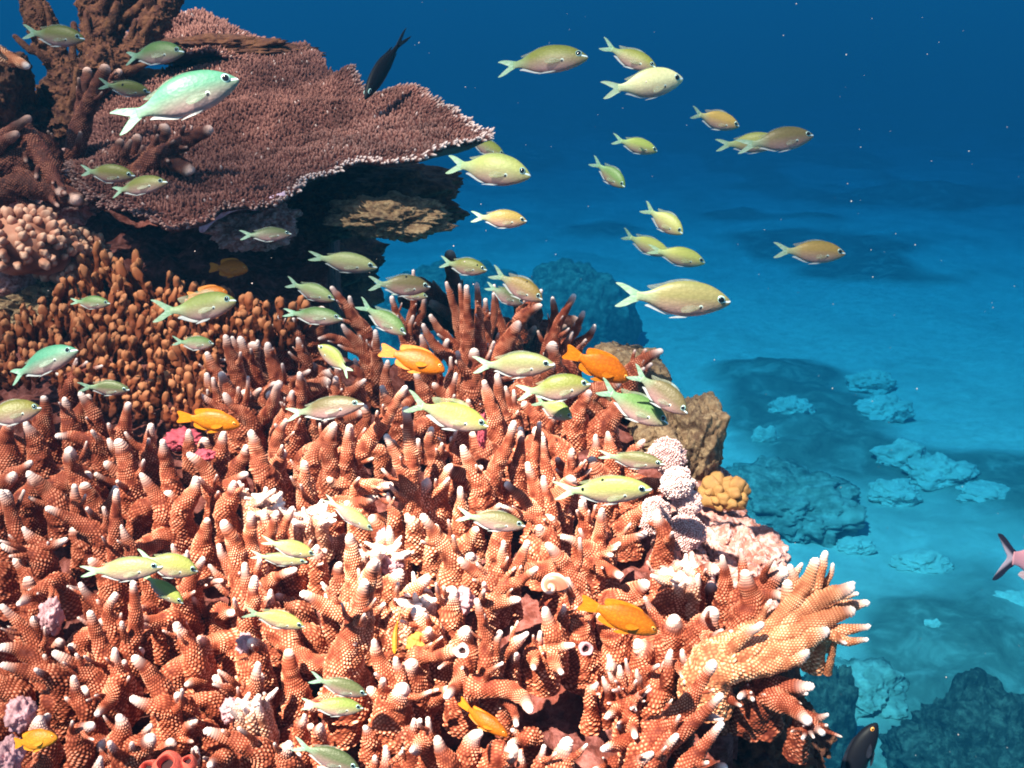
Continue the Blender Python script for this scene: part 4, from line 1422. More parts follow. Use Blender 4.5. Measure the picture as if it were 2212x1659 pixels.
# ------------------------------------------------------------------ things on the sea bed
def on_bed(name, x, y, rx, h, mat, seed, label, amp=0.25, sub=5, cat='rock', group=None, dep=1.0, scale=1.6):
    d = floor_d(x, y)
    c = P(x, y, d)
    a = pxm(rx, d)
    h = h * FS * (0.45 if name == 'boulder' else 1.0)
    rock(name, (c[0], c[1], h * 0.25), (a, a * dep, h), mat, seed, amp, scale, sub, label=label, cat=cat, group=group)
on_bed('coral_head', 2110, 1730, 175, 0.24, M['head'], 71, 'big dark coral head rising from the sand in the lower corner', 0.26, 6, 'coral head', scale=2.6)
on_bed('coral_head', 1850, 1505, 95, 0.08, M['patch'], 72, 'flat dark coral mound on the sand beside the pale fan', 0.3, 6, 'coral head')
on_bed('coral_head', 1760, 1660, 70, 0.3, M['head'], 73, 'dark coral mound half hidden behind the reef edge at the bottom', 0.25, 6, 'coral head')
on_bed('coral_head', 1230, 740, 130, 0.42, M['far'], 74, 'tall dark coral head in the blue just behind the crest', 0.2, 6, 'coral head')
on_bed('coral_head', 980, 720, 180, 0.35, M['far'], 75, 'dim coral head in the haze between the plate and the crest', 0.2, 6, 'coral head')
on_bed('coral_head', 1690, 1100, 165, 0.13, M['patch'], 76, 'wide dark patch reef on the sand beside the rock pillar', 0.35, 6, 'coral head')
for i, (x, y, rx, h, lab) in enumerate([
        (1950, 1005, 60, 0.20, 'pale sand dusted boulder in a group of three, the brightest'), (2025, 1040, 75, 0.20, 'pale boulder lying against the brightest one'),
        (1930, 1075, 55, 0.14, 'low pale boulder in front of the boulder group'), (1705, 900, 50, 0.2, 'rounded pale boulder out past the rock pillar'),
        (1900, 900, 60, 0.2, 'pale boulder beyond the boulder group'), (1650, 960, 30, 0.16, 'small pale boulder close beside the rock pillar'),
        (1990, 1225, 58, 0.10, 'oval pale slab lying alone on the sand'), (1845, 1190, 40, 0.10, 'dim pale slab above the tip of the fan coral'),
        (2185, 1320, 60, 0.12, 'pale slab at the frame edge under the pink tail'), (2010, 1370, 34, 0.10, 'small dim boulder under the oval slab'),
        (1880, 835, 50, 0.16, 'hazy pale boulder farthest out on the sand'), (2130, 1080, 70, 0.12, 'flat bright sand covered slab near the frame edge')]):
    on_bed('boulder', x, y, rx, h, M['pale'], 90 + i, lab, 0.24, 6, 'boulder', 'pale boulders on the sand', 0.7, 2.2)

# ------------------------------------------------------------------ drifting specks
def build_snow():
    rng = random.Random(9)
    v, f = ico(1)
    V, F = [], []
    b = 0
    for i in range(330):
        x = rng.uniform(-20, 2232); y = rng.uniform(-20, 1679)
        if x < 1300 and y > 700 and rng.random() < 0.75: continue
        d = rng.uniform(0.45, 2.6) if (x > 1100 or y < 500) else rng.uniform(0.4, 0.6)
        r = rng.choice([0.22, 0.28, 0.3, 0.36, 0.45, 0.7]) * 0.001 * d
        c = P(x, y, d)
        V.append(v * r * np.array([1, rng.uniform(.6, 1.4), rng.uniform(.6, 1.4)]) + c); F.append(f + b); b += len(v)
    tag(link('marine_snow', mesh_np('marine_snow', np.concatenate(V), tris=np.concatenate(F)), M['speck']), kind='stuff')
build_snow()

# ------------------------------------------------------------------ the water's own haze
def build_haze():
    x0, x1, y0, y1, z0, z1 = -200, 200, -80, 330, -1.2, CAMZ + 0.35
    v = [(x, y, z) for x in (x0, x1) for y in (y0, y1) for z in (z0, z1)]
    f = [(0, 1, 3, 2), (4, 6, 7, 5), (0, 4, 5, 1), (2, 3, 7, 6), (0, 2, 6, 4), (1, 5, 7, 3)]
    m = bpy.data.materials.new('haze'); m.use_nodes = True
    t = m.node_tree
    t.nodes.remove(t.nodes['Principled BSDF'])
    pv = t.nodes.new('ShaderNodeVolumePrincipled')
    pv.inputs['Color'].default_value = HAZE_COL
    pv.inputs['Density'].default_value = HAZE_DEN
    pv.inputs['Absorption Color'].default_value = HAZE_ABS
    pv.inputs['Anisotropy'].default_value = 0.0
    t.links.new(pv.outputs[0], t.nodes['Material Output'].inputs['Volume'])
    tag(link('haze', mesh_np('haze', v, f, smooth=False), m), kind='stuff')
HAZE_DEN = 0.235
HAZE_COL = (0.002, 0.0250, 0.053, 1)
HAZE_ABS = (0.03, 0.43, 0.62, 1)
build_haze()
# ------------------------------------------------------------------ fish
def fish_mats():
    m, t, b = new_mat('chromis_skin')
    oi = t.nodes.new('ShaderNodeObjectInfo')
    tc = t.nodes.new('ShaderNodeTexCoord')
    sep = t.nodes.new('ShaderNodeSeparateXYZ'); t.links.new(tc.outputs['Object'], sep.inputs[0])
    x, z = sep.outputs[0], sep.outputs[2]
    back = oi.outputs['Color']
    # flank: back colour fades into a rosy pale belly
    zz = math_n(t, 'ADD', math_n(t, 'MULTIPLY', z, 3.2), 0.52)
    belly = ramp(t, zz, [(0.10, (1, 1, 1)), (0.30, (0.62, 0.62, 0.62)), (0.62, (0, 0, 0))])
    c = mixc(t, math_n(t, 'MULTIPLY', belly, 0.95), back, (0.31, 0.175, 0.185))
    # tail root turns teal
    xx = math_n(t, 'MULTIPLY', math_n(t, 'ADD', x, 0.34), 2.6)
    tl = ramp(t, xx, [(0.05, (1, 1, 1)), (0.62, (0, 0, 0))])
    c = mixc(t, math_n(t, 'MULTIPLY', tl, 0.42), c, (0.26, 0.52, 0.35))
    # nape darker
    nz = ramp(t, zz, [(0.80, (0, 0, 0)), (1.0, (1, 1, 1))])
    dk = t.nodes.new('ShaderNodeMix'); dk.data_type = 'RGBA'; dk.blend_type = 'MULTIPLY'
    t.links.new(math_n(t, 'MULTIPLY', nz, 0.55), dk.inputs[0]); t.links.new(c, dk.inputs[6]); dk.inputs[7].default_value = (0.45, 0.62, 0.45, 1)
    c = dk.outputs[2]
    # scales
    mp = t.nodes.new('ShaderNodeMapping'); mp.inputs['Scale'].default_value = (30, 1, 40)
    t.links.new(tc.outputs['Object'], mp.inputs[0])
    vo = t.nodes.new('ShaderNodeTexVoronoi'); vo.inputs['Scale'].default_value = 1.0; vo.inputs['Randomness'].default_value = 0.75
    t.links.new(mp.outputs[0], vo.inputs['Vector'])
    sc = ramp(t, vo.outputs['Distance'], [(0.15, (1.08, 1.08, 1.08)), (0.75, (0.86, 0.87, 0.86))])
    mm = t.nodes.new('ShaderNodeMix'); mm.data_type = 'RGBA'; mm.blend_type = 'MULTIPLY'; mm.inputs[0].default_value = 0.8
    t.links.new(c, mm.inputs[6]); t.links.new(sc, mm.inputs[7])
    c = mm.outputs[2]
    # dark spot with a pale rim at the root of the side fin, pale line on the snout
    def dist2(px, pz):
        a = math_n(t, 'POWER', math_n(t, 'SUBTRACT', x, px), 2.0)
        d = math_n(t, 'POWER', math_n(t, 'SUBTRACT', z, pz), 2.0)
        return math_n(t, 'SQRT', math_n(t, 'ADD', a, d))
    s1 = ramp(t, math_n(t, 'MULTIPLY', dist2(0.238, -0.052), 10), [(0.15, (1, 1, 1)), (0.21, (0, 0, 0))])
    c = mixc(t, s1, c, (0.55, 0.66, 0.62))
    s2 = ramp(t, math_n(t, 'MULTIPLY', dist2(0.237, -0.060), 10), [(0.12, (1, 1, 1)), (0.17, (0, 0, 0))])
    c = mixc(t, s2, c, (0.02, 0.02, 0.03))
    ln = math_n(t, 'ABSOLUTE', math_n(t, 'SUBTRACT', z, 0.004))
    lx = ramp(t, math_n(t, 'SUBTRACT', x, 0.0), [(0.425, (0, 0, 0)), (0.44, (1, 1, 1))])
    lf = ramp(t, math_n(t, 'MULTIPLY', ln, 60), [(0.3, (1, 1, 1)), (0.6, (0, 0, 0))])
    c = mixc(t, math_n(t, 'MULTIPLY', lx, lf), c, (0.75, 0.9, 0.95))
    t.links.new(c, b.inputs['Base Color'])
    b.inputs['Roughness'].default_value = 0.48
    b.inputs['Specular IOR Level'].default_value = 0.32
    bump(t, b, vo.outputs['Distance'], 0.25, 0.0006)
    M['chromis'] = m

    def fin(name, col, alpha, objcol=0.0, rim=None):
        m, t, b = new_mat(name)
        tc = t.nodes.new('ShaderNodeTexCoord')
        mp = t.nodes.new('ShaderNodeMapping'); mp.inputs['Scale'].default_value = (14, 1, 70)
        t.links.new(tc.outputs['Object'], mp.inputs[0])
        n = t.nodes.new('ShaderNodeTexNoise'); n.inputs['Scale'].default_value = 1.0; n.inputs['Detail'].default_value = 2
        t.links.new(mp.outputs[0], n.inputs['Vector'])
        oi = t.nodes.new('ShaderNodeObjectInfo')
        c = mixc(t, objcol, col, oi.outputs['Color'])
        c = mixc(t, ramp(t, n.outputs[0], [(0.35, (0, 0, 0)), (0.7, (0.5, 0.5, 0.5))]), c, (0.60, 0.68, 0.62) if rim is None else rim)
        t.links.new(c, b.inputs['Base Color'])
        b.inputs['Alpha'].default_value = alpha
        b.inputs['Roughness'].default_value = 0.4
        M[name] = m
    fin('tail_fin', (0.24, 0.50, 0.36), 0.78, 0.4)
    fin('clear_fin', (0.34, 0.38, 0.28), 0.28, 0.7)
    fin('white_fin', (0.40, 0.40, 0.44), 0.65)
    fin('orange_fin', (0.70, 0.20, 0.01), 0.93, 0.8, (0.8, 0.28, 0.02))
    fin('dark_fin', (0.008, 0.008, 0.014), 0.95, 0.0, (0.03, 0.03, 0.045))
    fin('pink_fin', (0.62, 0.40, 0.42), 0.8, 0.0, (0.75, 0.6, 0.62))

    m, t, b = new_mat('damsel_skin')
    oi = t.nodes.new('ShaderNodeObjectInfo')
    tc = t.nodes.new('ShaderNodeTexCoord')
    sep = t.nodes.new('ShaderNodeSeparateXYZ'); t.links.new(tc.outputs['Object'], sep.inputs[0])
    zz = math_n(t, 'ADD', math_n(t, 'MULTIPLY', sep.outputs[2], 2.6), 0.5)
    dk = t.nodes.new('ShaderNodeMix'); dk.data_type = 'RGBA'; dk.blend_type = 'MULTIPLY'
    t.links.new(ramp(t, zz, [(0.55, (0, 0, 0)), (0.95, (1, 1, 1))]), dk.inputs[0])
    t.links.new(oi.outputs['Color'], dk.inputs[6]); dk.inputs[7].default_value = (0.62, 0.58, 0.7, 1)
    nz = tex_noise(t, 9, 3)
    c = mixc(t, math_n(t, 'MULTIPLY', nz, 0.25), dk.outputs[2], (0.66, 0.21, 0.008))
    t.links.new(c, b.inputs['Base Color'])
    mp = t.nodes.new('ShaderNodeMapping'); mp.inputs['Scale'].default_value = (26, 1, 34)
    t.links.new(tc.outputs['Object'], mp.inputs[0])
    vo = t.nodes.new('ShaderNodeTexVoronoi'); vo.inputs['Scale'].default_value = 1.0; vo.inputs['Randomness'].default_value = 0.7
    t.links.new(mp.outputs[0], vo.inputs['Vector'])
    mm = t.nodes.new('ShaderNodeMix'); mm.data_type = 'RGBA'; mm.blend_type = 'MULTIPLY'; mm.inputs[0].default_value = 0.9
    t.links.new(c, mm.inputs[6]); t.links.new(ramp(t, vo.outputs['Distance'], [(0.15, (1.1, 1.1, 1.1)), (0.7, (0.74, 0.70, 0.7))]), mm.inputs[7])
    t.links.new(mm.outputs[2], b.inputs['Base Color'])
    bump(t, b, vo.outputs['Distance'], 0.25, 0.0006)
    b.inputs['Roughness'].default_value = 0.48
    M['damsel'] = m
    for nm, col, r in (('iris', (0.28, 0.46, 0.46), 0.3), ('pupil', (0.004, 0.004, 0.006), 0.08), ('orange_iris', (0.8, 0.3, 0.05), 0.3), ('dark_skin', (0.006, 0.006, 0.010), 0.5), ('pink_skin', (0.55, 0.24, 0.28), 0.4)):
        mm_, t_, b_ = new_mat('fish_' + nm)
        b_.inputs['Base Color'].default_value = (*col, 1); b_.inputs['Roughness'].default_value = r; b_.inputs['Specular IOR Level'].default_value = 0.1 if nm == 'dark_skin' else 0.6
        M[nm] = mm_
fish_mats()

CH_PROF = np.array([[.50, .004, -.014, .008], [.485, .024, -.034, .022], [.45, .056, -.058, .040], [.40, .092, -.086, .056], [.33, .130, -.116, .068], [.25, .155, -.142, .074],
                    [.15, .166, -.158, .075], [.05, .160, -.156, .070], [-.04, .138, -.136, .060], [-.11, .106, -.106, .046], [-.17, .072, -.076, .034], [-.22, .050, -.055, .024], [-.27, .040, -.042, .016], [-.31, .044, -.044, .010]])
DM_PROF = np.array([[.50, -.02, -.05, .012], [.485, .012, -.07, .03], [.45, .060, -.098, .052], [.40, .105, -.128, .07], [.33, .150, -.155, .085], [.24, .185, -.178, .09],
                    [.13, .200, -.188, .09], [.02, .192, -.178, .08], [-.08, .160, -.148, .062], [-.15, .120, -.108, .046], [-.20, .085, -.078, .034], [-.24, .066, -.062, .024], [-.28, .060, -.058, .014]])

def bendf(v, bend):
    """tail beat: rear half swings sideways"""
    x = np.clip(0.15 - v[:, 0], 0, 1)
    v = v.copy()
    v[:, 1] += bend * x ** 2
    return v

def body_mesh(name, prof, bend):
    n, c = 44, 26
    s = np.linspace(0, 1, n)
    xi = prof[:, 0]
    par = np.linspace(0, 1, len(prof))
    q = spline(prof, n)
    top, bot, wd = q[:, 1], q[:, 2], np.maximum(q[:, 3], 0.004)
    a = np.arange(c) / c * 2 * np.pi
    zc, zr = (top + bot) / 2, np.maximum((top - bot) / 2, 0.004)
    ca, sa = np.cos(a), np.sin(a)
    y = np.sign(ca)[None] * np.abs(ca[None]) ** 0.9 * wd[:, None]
    z = zc[:, None] + sa[None] * zr[:, None]
    x = np.repeat(q[:, 0][:, None], c, 1)
    v = np.stack([x, y, z], -1).reshape(-1, 3)
    v = np.vstack([v, [[q[0, 0] + .004, 0, zc[0]], [q[-1, 0] - .004, 0, zc[-1]]]])
    j = np.arange(c); j2 = (j + 1) % c
    tr = np.vstack([np.stack([j2, j, np.full(c, n * c)], 1), np.stack([(n - 1) * c + j, (n - 1) * c + j2, np.full(c, n * c + 1)], 1)])
    fq = tube_faces(n, c)
    return mesh_np(name, bendf(v, bend), fq, tr)

def fin_mesh(name, outline, bend, thick=0.004, y0=0.0, flare=0.0, tilt=0.0):
    """a thin solid fin cut from an outline in the fish's mid plane (x, z); flare swings the outline's free edge aside"""
    o = np.array(outline, float)
    o2 = spline(np.vstack([o, o[:1]]), len(o) * 5)[:-1]
    m = len(o2)
    tri = tessellate_polygon([[Vector((p[0], p[1], 0)) for p in o2]])
    root = o2[0]
    d = np.linalg.norm(o2 - root, axis=1)
    tk = thick * (1 - 0.7 * d / d.max())
    yy = y0 + flare * d
    V = np.vstack([np.stack([o2[:, 0], yy + tk, o2[:, 1]], 1), np.stack([o2[:, 0], yy - tk, o2[:, 1]], 1)])
    T = [list(t) for t in tri] + [[i + m for i in reversed(t)] for t in tri]
    Q = [(i, (i + 1) % m, (i + 1) % m + m, i + m) for i in range(m)]
    return mesh_np(name, bendf(V, bend), Q, T, smooth=False)

def eye_mesh(r, flat=0.45):
    v, f = ico(3)
    return mesh_np('eye', v * np.array([r, r * flat, r]), tris=f)

def make_chromis(bend, spread, fins):
    P_ = {}
    P_['body'] = (body_mesh('body', CH_PROF, bend), M['chromis'])
    s = spread
    P_['tail_fin'] = (fin_mesh('tail_fin', [(-.285, .040), (-.335, .050 + s * .2), (-.40, .055 + s * .62), (-.455, .055 + s * .9), (-.50, .045 + s), (-.455, .030 + s * .72), (-.405, .012 + s * .36), (-.365, 0),
                                            (-.405, -.012 - s * .36), (-.455, -.030 - s * .72), (-.49, -.045 - s), (-.445, -.055 - s * .9), (-.39, -.055 - s * .62), (-.335, -.050 - s * .2), (-.285, -.040), (-.275, 0)], bend, 0.005), M['tail_fin'])
    h = fins
    P_['dorsal_fin'] = (fin_mesh('dorsal_fin', [(.24, .150), (.18, .160 + .022 * h), (.08, .158 + .040 * h), (-.02, .140 + .042 * h), (-.10, .104 + .050 * h), (-.17, .080 + .060 * h), (-.23, .066 + .050 * h), (-.17, .066), (-.10, .100), (0, .145), (.12, .160)], bend), M['clear_fin'])
    P_['anal_fin'] = (fin_mesh('anal_fin', [(.02, -.150), (-.04, -.146 - .014 * h), (-.11, -.120 - .020 * h), (-.19, -.086 - .022 * h), (-.235, -.072 - .016 * h), (-.18, -.068), (-.10, -.104), (-.03, -.136)], bend), M['white_fin'])
    P_['pelvic_fin'] = (fin_mesh('pelvic_fin', [(.17, -.150), (.12, -.162 - .008 * h), (.04, -.166 - .016 * h), (-.02, -.168 - .018 * h), (.05, -.158), (.12, -.152)], bend, 0.006, -0.02, -0.03), M['white_fin'])
    P_['pectoral_fin'] = (fin_mesh('pectoral_fin', [(.235, -.050), (.17, -.035), (.10, -.045), (.06, -.075), (.08, -.105), (.14, -.100), (.20, -.078)], bend, 0.003, -0.074, -0.22), M['clear_fin'])
    return P_

def make_damsel(bend, h):
    P_ = {}
    P_['body'] = (body_mesh('body', DM_PROF, bend), M['damsel'])
    P_['tail_fin'] = (fin_mesh('tail_fin', [(-.25, .060), (-.32, .085), (-.41, .110), (-.47, .118), (-.50, .095), (-.475, .040), (-.465, 0), (-.475, -.040), (-.50, -.095), (-.47, -.118), (-.41, -.105), (-.32, -.080), (-.25, -.056), (-.24, 0)], bend, 0.006), M['orange_fin'])
    P_['dorsal_fin'] = (fin_mesh('dorsal_fin', [(.28, .165), (.20, .198 + .02 * h), (.06, .198 + .045 * h), (-.06, .168 + .070 * h), (-.15, .130 + .095 * h), (-.22, .105 + .085 * h), (-.21, .090), (-.12, .130), (0, .185), (.14, .195)], bend, 0.006), M['orange_fin'])
    P_['anal_fin'] = (fin_mesh('anal_fin', [(.04, -.175), (-.05, -.160 - .045 * h), (-.14, -.120 - .080 * h), (-.22, -.085 - .085 * h), (-.22, -.075), (-.13, -.110), (-.04, -.155)], bend, 0.006), M['orange_fin'])
    P_['pelvic_fin'] = (fin_mesh('pelvic_fin', [(.20, -.170), (.14, -.190 - .02 * h), (.04, -.200 - .045 * h), (-.01, -.195 - .04 * h), (.06, -.180), (.13, -.175)], bend, 0.006, -0.02, -0.03), M['orange_fin'])
    P_['pectoral_fin'] = (fin_mesh('pectoral_fin', [(.25, -.04), (.18, -.02), (.10, -.04), (.08, -.08), (.12, -.11), (.20, -.09)], bend, 0.004, -0.092, -0.2), M['orange_fin'])
    return P_

EYE = {'chromis': ((0.405, 0.024), 0.037, 0.057), 'damsel': ((0.415, 0.018), 0.030, 0.066)}
def fish_proto(kind, parts, eye):
    (ex, ez), er, ew = EYE[kind]
    out = []
    for nme, (me, mat) in parts.items():
        me.materials.append(mat)
        out.append((nme, me, None))
    iris = eye_mesh(er, 0.40); iris.materials.append(M['iris' if kind == 'chromis' else 'orange_iris'])
    pup = eye_mesh(er * (0.74 if kind == 'chromis' else 0.62), 0.36); pup.materials.append(M['pupil'])
    for s in (-1, 1):
        out.append(('eye', iris, (ex, s * (ew - er * 0.18), ez)))
        out.append(('pupil', pup, (er * 0.04, s * er * 0.22, 0)))
    return out

PROTO = {}
for i, (bd, sp, fn) in enumerate([(0.0, .062, .6), (0.40, .048, .4), (-0.40, .058, .8), (0.18, .025, .35), (-0.5, .085, 1.3)]):
    PROTO['c%d' % i] = fish_proto('chromis', make_chromis(bd, sp, fn), 0)
for i, (bd, h) in enumerate([(0.0, .8), (0.4, .5), (-0.4, 1.0), (0.9, .6)]):
    PROTO['d%d' % i] = fish_proto('damsel', make_damsel(bd, h), 0)

def add_fish(name, kind, tail, snout, h, d, col, label, yaw=0.0, group=None, wide=1.0, cat='fish', roll=0.0):
    """tail tip and snout on their sight lines, h the body's height across, d the distance, yaw the swing towards (+) or away (-)"""
    hs = {'c': 0.345, 'd': 0.47}[kind[0]]
    (x0, y0), (x1, y1) = tail, snout
    Lp = math.dist(tail, snout)
    dd = pxm(Lp, d) * math.tan(R(yaw)) / 2
    a, b = Vector(P(x0, y0, d + dd)), Vector(P(x1, y1, d - dd))
    fw = b - a
    L = fw.length
    fw.normalize()
    up = Vector(AX_U); up = (up - fw * up.dot(fw)).normalized()
    side = up.cross(fw)
    if roll:
        rq = Matrix.Rotation(R(roll), 3, fw); up = rq @ up; side = rq @ side
    m = Matrix((fw, side, up)).transposed().to_4x4()
    r = empty(name, (a + b) / 2, label, cat, group)
    r.rotation_mode = 'QUATERNION'
    r.rotation_quaternion = m.to_quaternion()
    hw = pxm(h, d) / hs
    r.scale = (L, (hw * 0.5 + L * 0.5) * wide, hw)
    eye = None
    for nme, me, loc in PROTO[kind]:
        o = bpy.data.objects.new(nme, me); COL.objects.link(o)
        o.parent = eye if nme == 'pupil' else r
        if loc: o.location = loc
        if nme == 'eye': eye = o
        o.color = (*col, 1)
    return r

def back_spots(root, spots):
    """small black spots on the flank towards the open water"""
    v, fc = ico(3)
    for x, z, s in spots:
        q = np.interp(x, CH_PROF[::-1, 0], CH_PROF[::-1, 3]); zr = np.interp(x, CH_PROF[::-1, 0], CH_PROF[::-1, 1])
        y = q * math.sqrt(max(0.02, 1 - (z / zr) ** 2))
        o = link('back_spot', mesh_np('back_spot', v * np.array([s * 0.7, 0.006, s]), tris=fc), M['pupil'], root, (x, -y, z))

OL, GR, YE, BR_, TE, PA, GG, OO, YG = (.25, .25, .05), (.15, .26, .08), (.52, .52, .15), (.19, .15, .065), (.11, .38, .25), (.37, .40, .16), (.15, .17, .075), (.42, .28, .07), (.38, .44, .10)
G1 = 'small green chromis fish schooling over the reef'
# tail, snout, height, colour, kind, yaw, distance factor, label
FISH = [
 (48, 68, 183, 85, 48, OL, 'c0', 0, 1.0, 'olive fish in front of the dark coral trunk near the upper corner'),
 (258, 118, 398, 113, 54, GR, 'c1', 0, 1.0, 'green fish just above the big teal fish, before the small brown plate'),
 (240, 256, 515, 172, 96, TE, 'c1', 0, 1.0, 'largest teal green fish with bright scale rows, tilted nose up over the plate'),
 (212, 180, 325, 200, 36, OL, 'c0', 0, 1.08, 'dark olive fish half hidden behind the tail of the big teal fish'),
 (165, 368, 292, 380, 42, OL, 'c0', 0, 1.0, 'upper of two olive fish crossing the edge of the dark plate'),
 (230, 410, 362, 394, 44, OL, 'c1', 0, 0.97, 'lower of two olive fish crossing the edge of the dark plate'),
 (517, 508, 630, 506, 34, GG, 'c0', 0, 1.0, 'dim grey green fish below the broken lilac rim of the plate'),
 (662, 552, 815, 578, 46, PA, 'c0', 0, 1.0, 'silvery green fish gliding before the dark cave and open water'),
 (348, 682, 510, 650, 66, YG, 'c4', 0, 1.0, 'bright yellow green fish with a spread tail over the brown knobs'),
 (148, 650, 238, 656, 31, GR, 'c0', 0, 1.0, 'tiny green fish above the brown knob field'),
 (373, 740, 462, 743, 33, GR, 'c2', 0, 1.0, 'tiny dark green fish in the middle of the brown knob field'),
 (4, 812, 168, 757, 62, TE, 'c1', 0, 1.0, 'teal fish tilted nose up at the frame edge over the knob field'),
 (175, 832, 280, 842, 34, GG, 'c0', 0, 1.0, 'small grey green fish under the teal fish at the knob field edge'),
 (-62, 905, 90, 882, 58, OL, 'c0', 0, 1.0, 'olive fish cut off by the frame edge'),
 (618, 608, 723, 648, 38, PA, 'c0', 10, 1.0, 'pale green fish nosing the tip of the first pink finger beside the cave'),
 (607, 672, 740, 690, 42, GR, 'c3', 0, 1.0, 'green fish hovering over the finger tips at the end of the knob field'),
 (778, 656, 877, 722, 44, GR, 'c2', 0, 1.0, 'green fish diving towards the crest fingers'),
 (795, 612, 930, 620, 48, BR_, 'c0', 0, 0.98, 'brown fish with a black back spot above the crest'),
 (845, 630, 924, 641, 26, PA, 'c0', 0, 1.04, 'pale fish mostly hidden behind the brown spotted fish'),
 (950, 565, 1052, 584, 40, OL, 'c0', 0, 1.0, 'olive fish beside the dark coral spike behind the crest'),
 (1065, 588, 1172, 648, 48, OO, 'c2', 12, 0.97, 'golden brown fish diving over the crest, the front one of a pair'),
 (1050, 615, 1130, 656, 40, GG, 'c0', 0, 1.04, 'dark green fish half hidden behind the golden brown diving fish'),
 (765, 808, 688, 746, 40, YG, 'c1', 0, 1.0, 'lime fish turned away between the finger tips beside the orange fish'),
 (1020, 788, 1198, 788, 58, PA, 'c0', 0, 1.0, 'pale mint fish between the two big orange fish'),
 (1115, 848, 1276, 830, 60, OL, 'c1', 0, 0.97, 'olive fish just under the pale mint fish'),
 (1155, 862, 1236, 903, 42, YG, 'c2', 10, 1.03, 'small lime fish pointing down below the olive fish'),
 (1290, 836, 1443, 916, 62, GR, 'c2', 0, 0.97, 'green fish pointing down beside the brown rock'),
 (1366, 800, 1485, 893, 58, BR_, 'c2', 12, 0.93, 'rosy brown fish pointing steeply down in front of the brown rock'),
 (607, 893, 786, 873, 52, BR_, 'c1', 0, 1.0, 'grey brown fish with a yellow tail over the black gap'),
 (880, 868, 1055, 922, 62, (.52, .54, .11), 'c4', 0, 1.0, 'bright lemon yellow fish with fins spread in the reef centre'),
 (1290, 982, 1435, 1003, 40, BR_, 'c0', 0, 1.0, 'dusky brown fish in front of the pink fuzzy hump'),
 (1195, 1060, 1408, 1057, 64, YE, 'c0', 0, 0.98, 'pale yellow fish with two black back spots beside the white fuzzy ball'),
 (985, 1110, 1135, 1137, 46, BR_, 'c0', 0, 1.0, 'dark brown fish over the crossed white tipped fingers'),
 (700, 1073, 805, 1146, 34, PA, 'c3', 0, 1.0, 'slim pale fish slanting down over the bleached crust'),
 (565, 1166, 680, 1199, 38, YE, 'c3', 0, 0.97, 'upper of two overlapping pale fish above the bleached fingers'),
 (538, 1200, 664, 1214, 30, PA, 'c0', 0, 1.02, 'lower of two overlapping pale fish above the bleached fingers'),
 (168, 1236, 352, 1224, 54, PA, 'c0', 0, 0.97, 'front fish of the pale green trio over the rust red coral'),
 (290, 1205, 428, 1234, 56, YE, 'c1', 0, 1.03, 'yellow back fish of the pale green trio'),
 (300, 1236, 396, 1303, 40, YG, 'c3', 0, 1.02, 'lowest fish of the pale green trio, pointing down'),
 (528, 1316, 658, 1354, 40, YE, 'c2', 0, 1.0, 'small yellow fish alone over the orange fingers'),
 (668, 1462, 793, 1500, 40, GG, 'c0', 0, 1.0, 'dark grey fish above its pale green neighbour in the lower reef'),
 (650, 1522, 785, 1530, 42, YG, 'c1', 0, 0.97, 'pale green fish just below the dark grey fish'),
 (632, 1605, 776, 1660, 48, GG, 'c0', 0, 1.0, 'grey fish cut by the bottom edge of the frame'),
 (1068, 135, 1270, 124, 68, OL, 'c1', 0, 1.0, 'olive fish with pale tail in open water, the first beyond the plate'),
 (1300, 102, 1418, 148, 46, OL, 'c2', 12, 1.0, 'darker fish diving behind the bright one in open water'),
 (1308, 194, 1475, 170, 66, (.92, .90, .52), 'c1', 0, 1.0, 'brightest pale yellow fish high in open water'),
 (1488, 243, 1597, 273, 42, OO, 'c0', 0, 1.0, 'small golden fish in open water below the bright pale pair'),
 (1546, 312, 1690, 306, 46, YE, 'c0', 0, 1.02, 'yellow fish with white tail overlapped by a brown one in open water'),
 (1600, 312, 1757, 293, 54, BR_, 'c1', 0, 0.96, 'brown fish covering the head of a yellow one in open water'),
 (1322, 299, 1420, 327, 36, YG, 'c0', 0, 1.0, 'small lime fish in open water above the diving one'),
 (1285, 348, 1350, 404, 38, GR, 'c2', 25, 1.0, 'small dark green fish diving steeply in open water'),
 (958, 346, 1146, 380, 74, (.55, .58, .20), 'c0', 0, 1.0, 'bright yellow green fish at the tip of the table coral'),
 (1000, 292, 1090, 338, 36, OL, 'c2', 0, 1.1, 'dark olive fish behind the bright one at the tip of the plate'),
 (1017, 466, 1138, 478, 42, OO, 'c0', 0, 0.52, 'golden olive fish in open water beside the lit rock ledge'),
 (1394, 448, 1475, 505, 44, YE, 'c2', 20, 1.0, 'golden yellow fish diving in open water above an overlapping pair'),
 (1338, 506, 1448, 550, 40, YE, 'c2', 0, 1.02, 'rear fish of an overlapping yellow pair in open water'),
 (1400, 536, 1523, 568, 44, (.74, .62, .16), 'c0', 0, 0.98, 'front fish of an overlapping yellow pair in open water'),
 (1670, 540, 1826, 548, 52, OO, 'c0', 0, 1.0, 'orange tinted fish farthest out in open water'),
 (1328, 636, 1578, 652, 82, (.25, .22, .085), 'c0', 0, 1.0, 'largest olive brown fish in open water, right above the bright sand'),
]
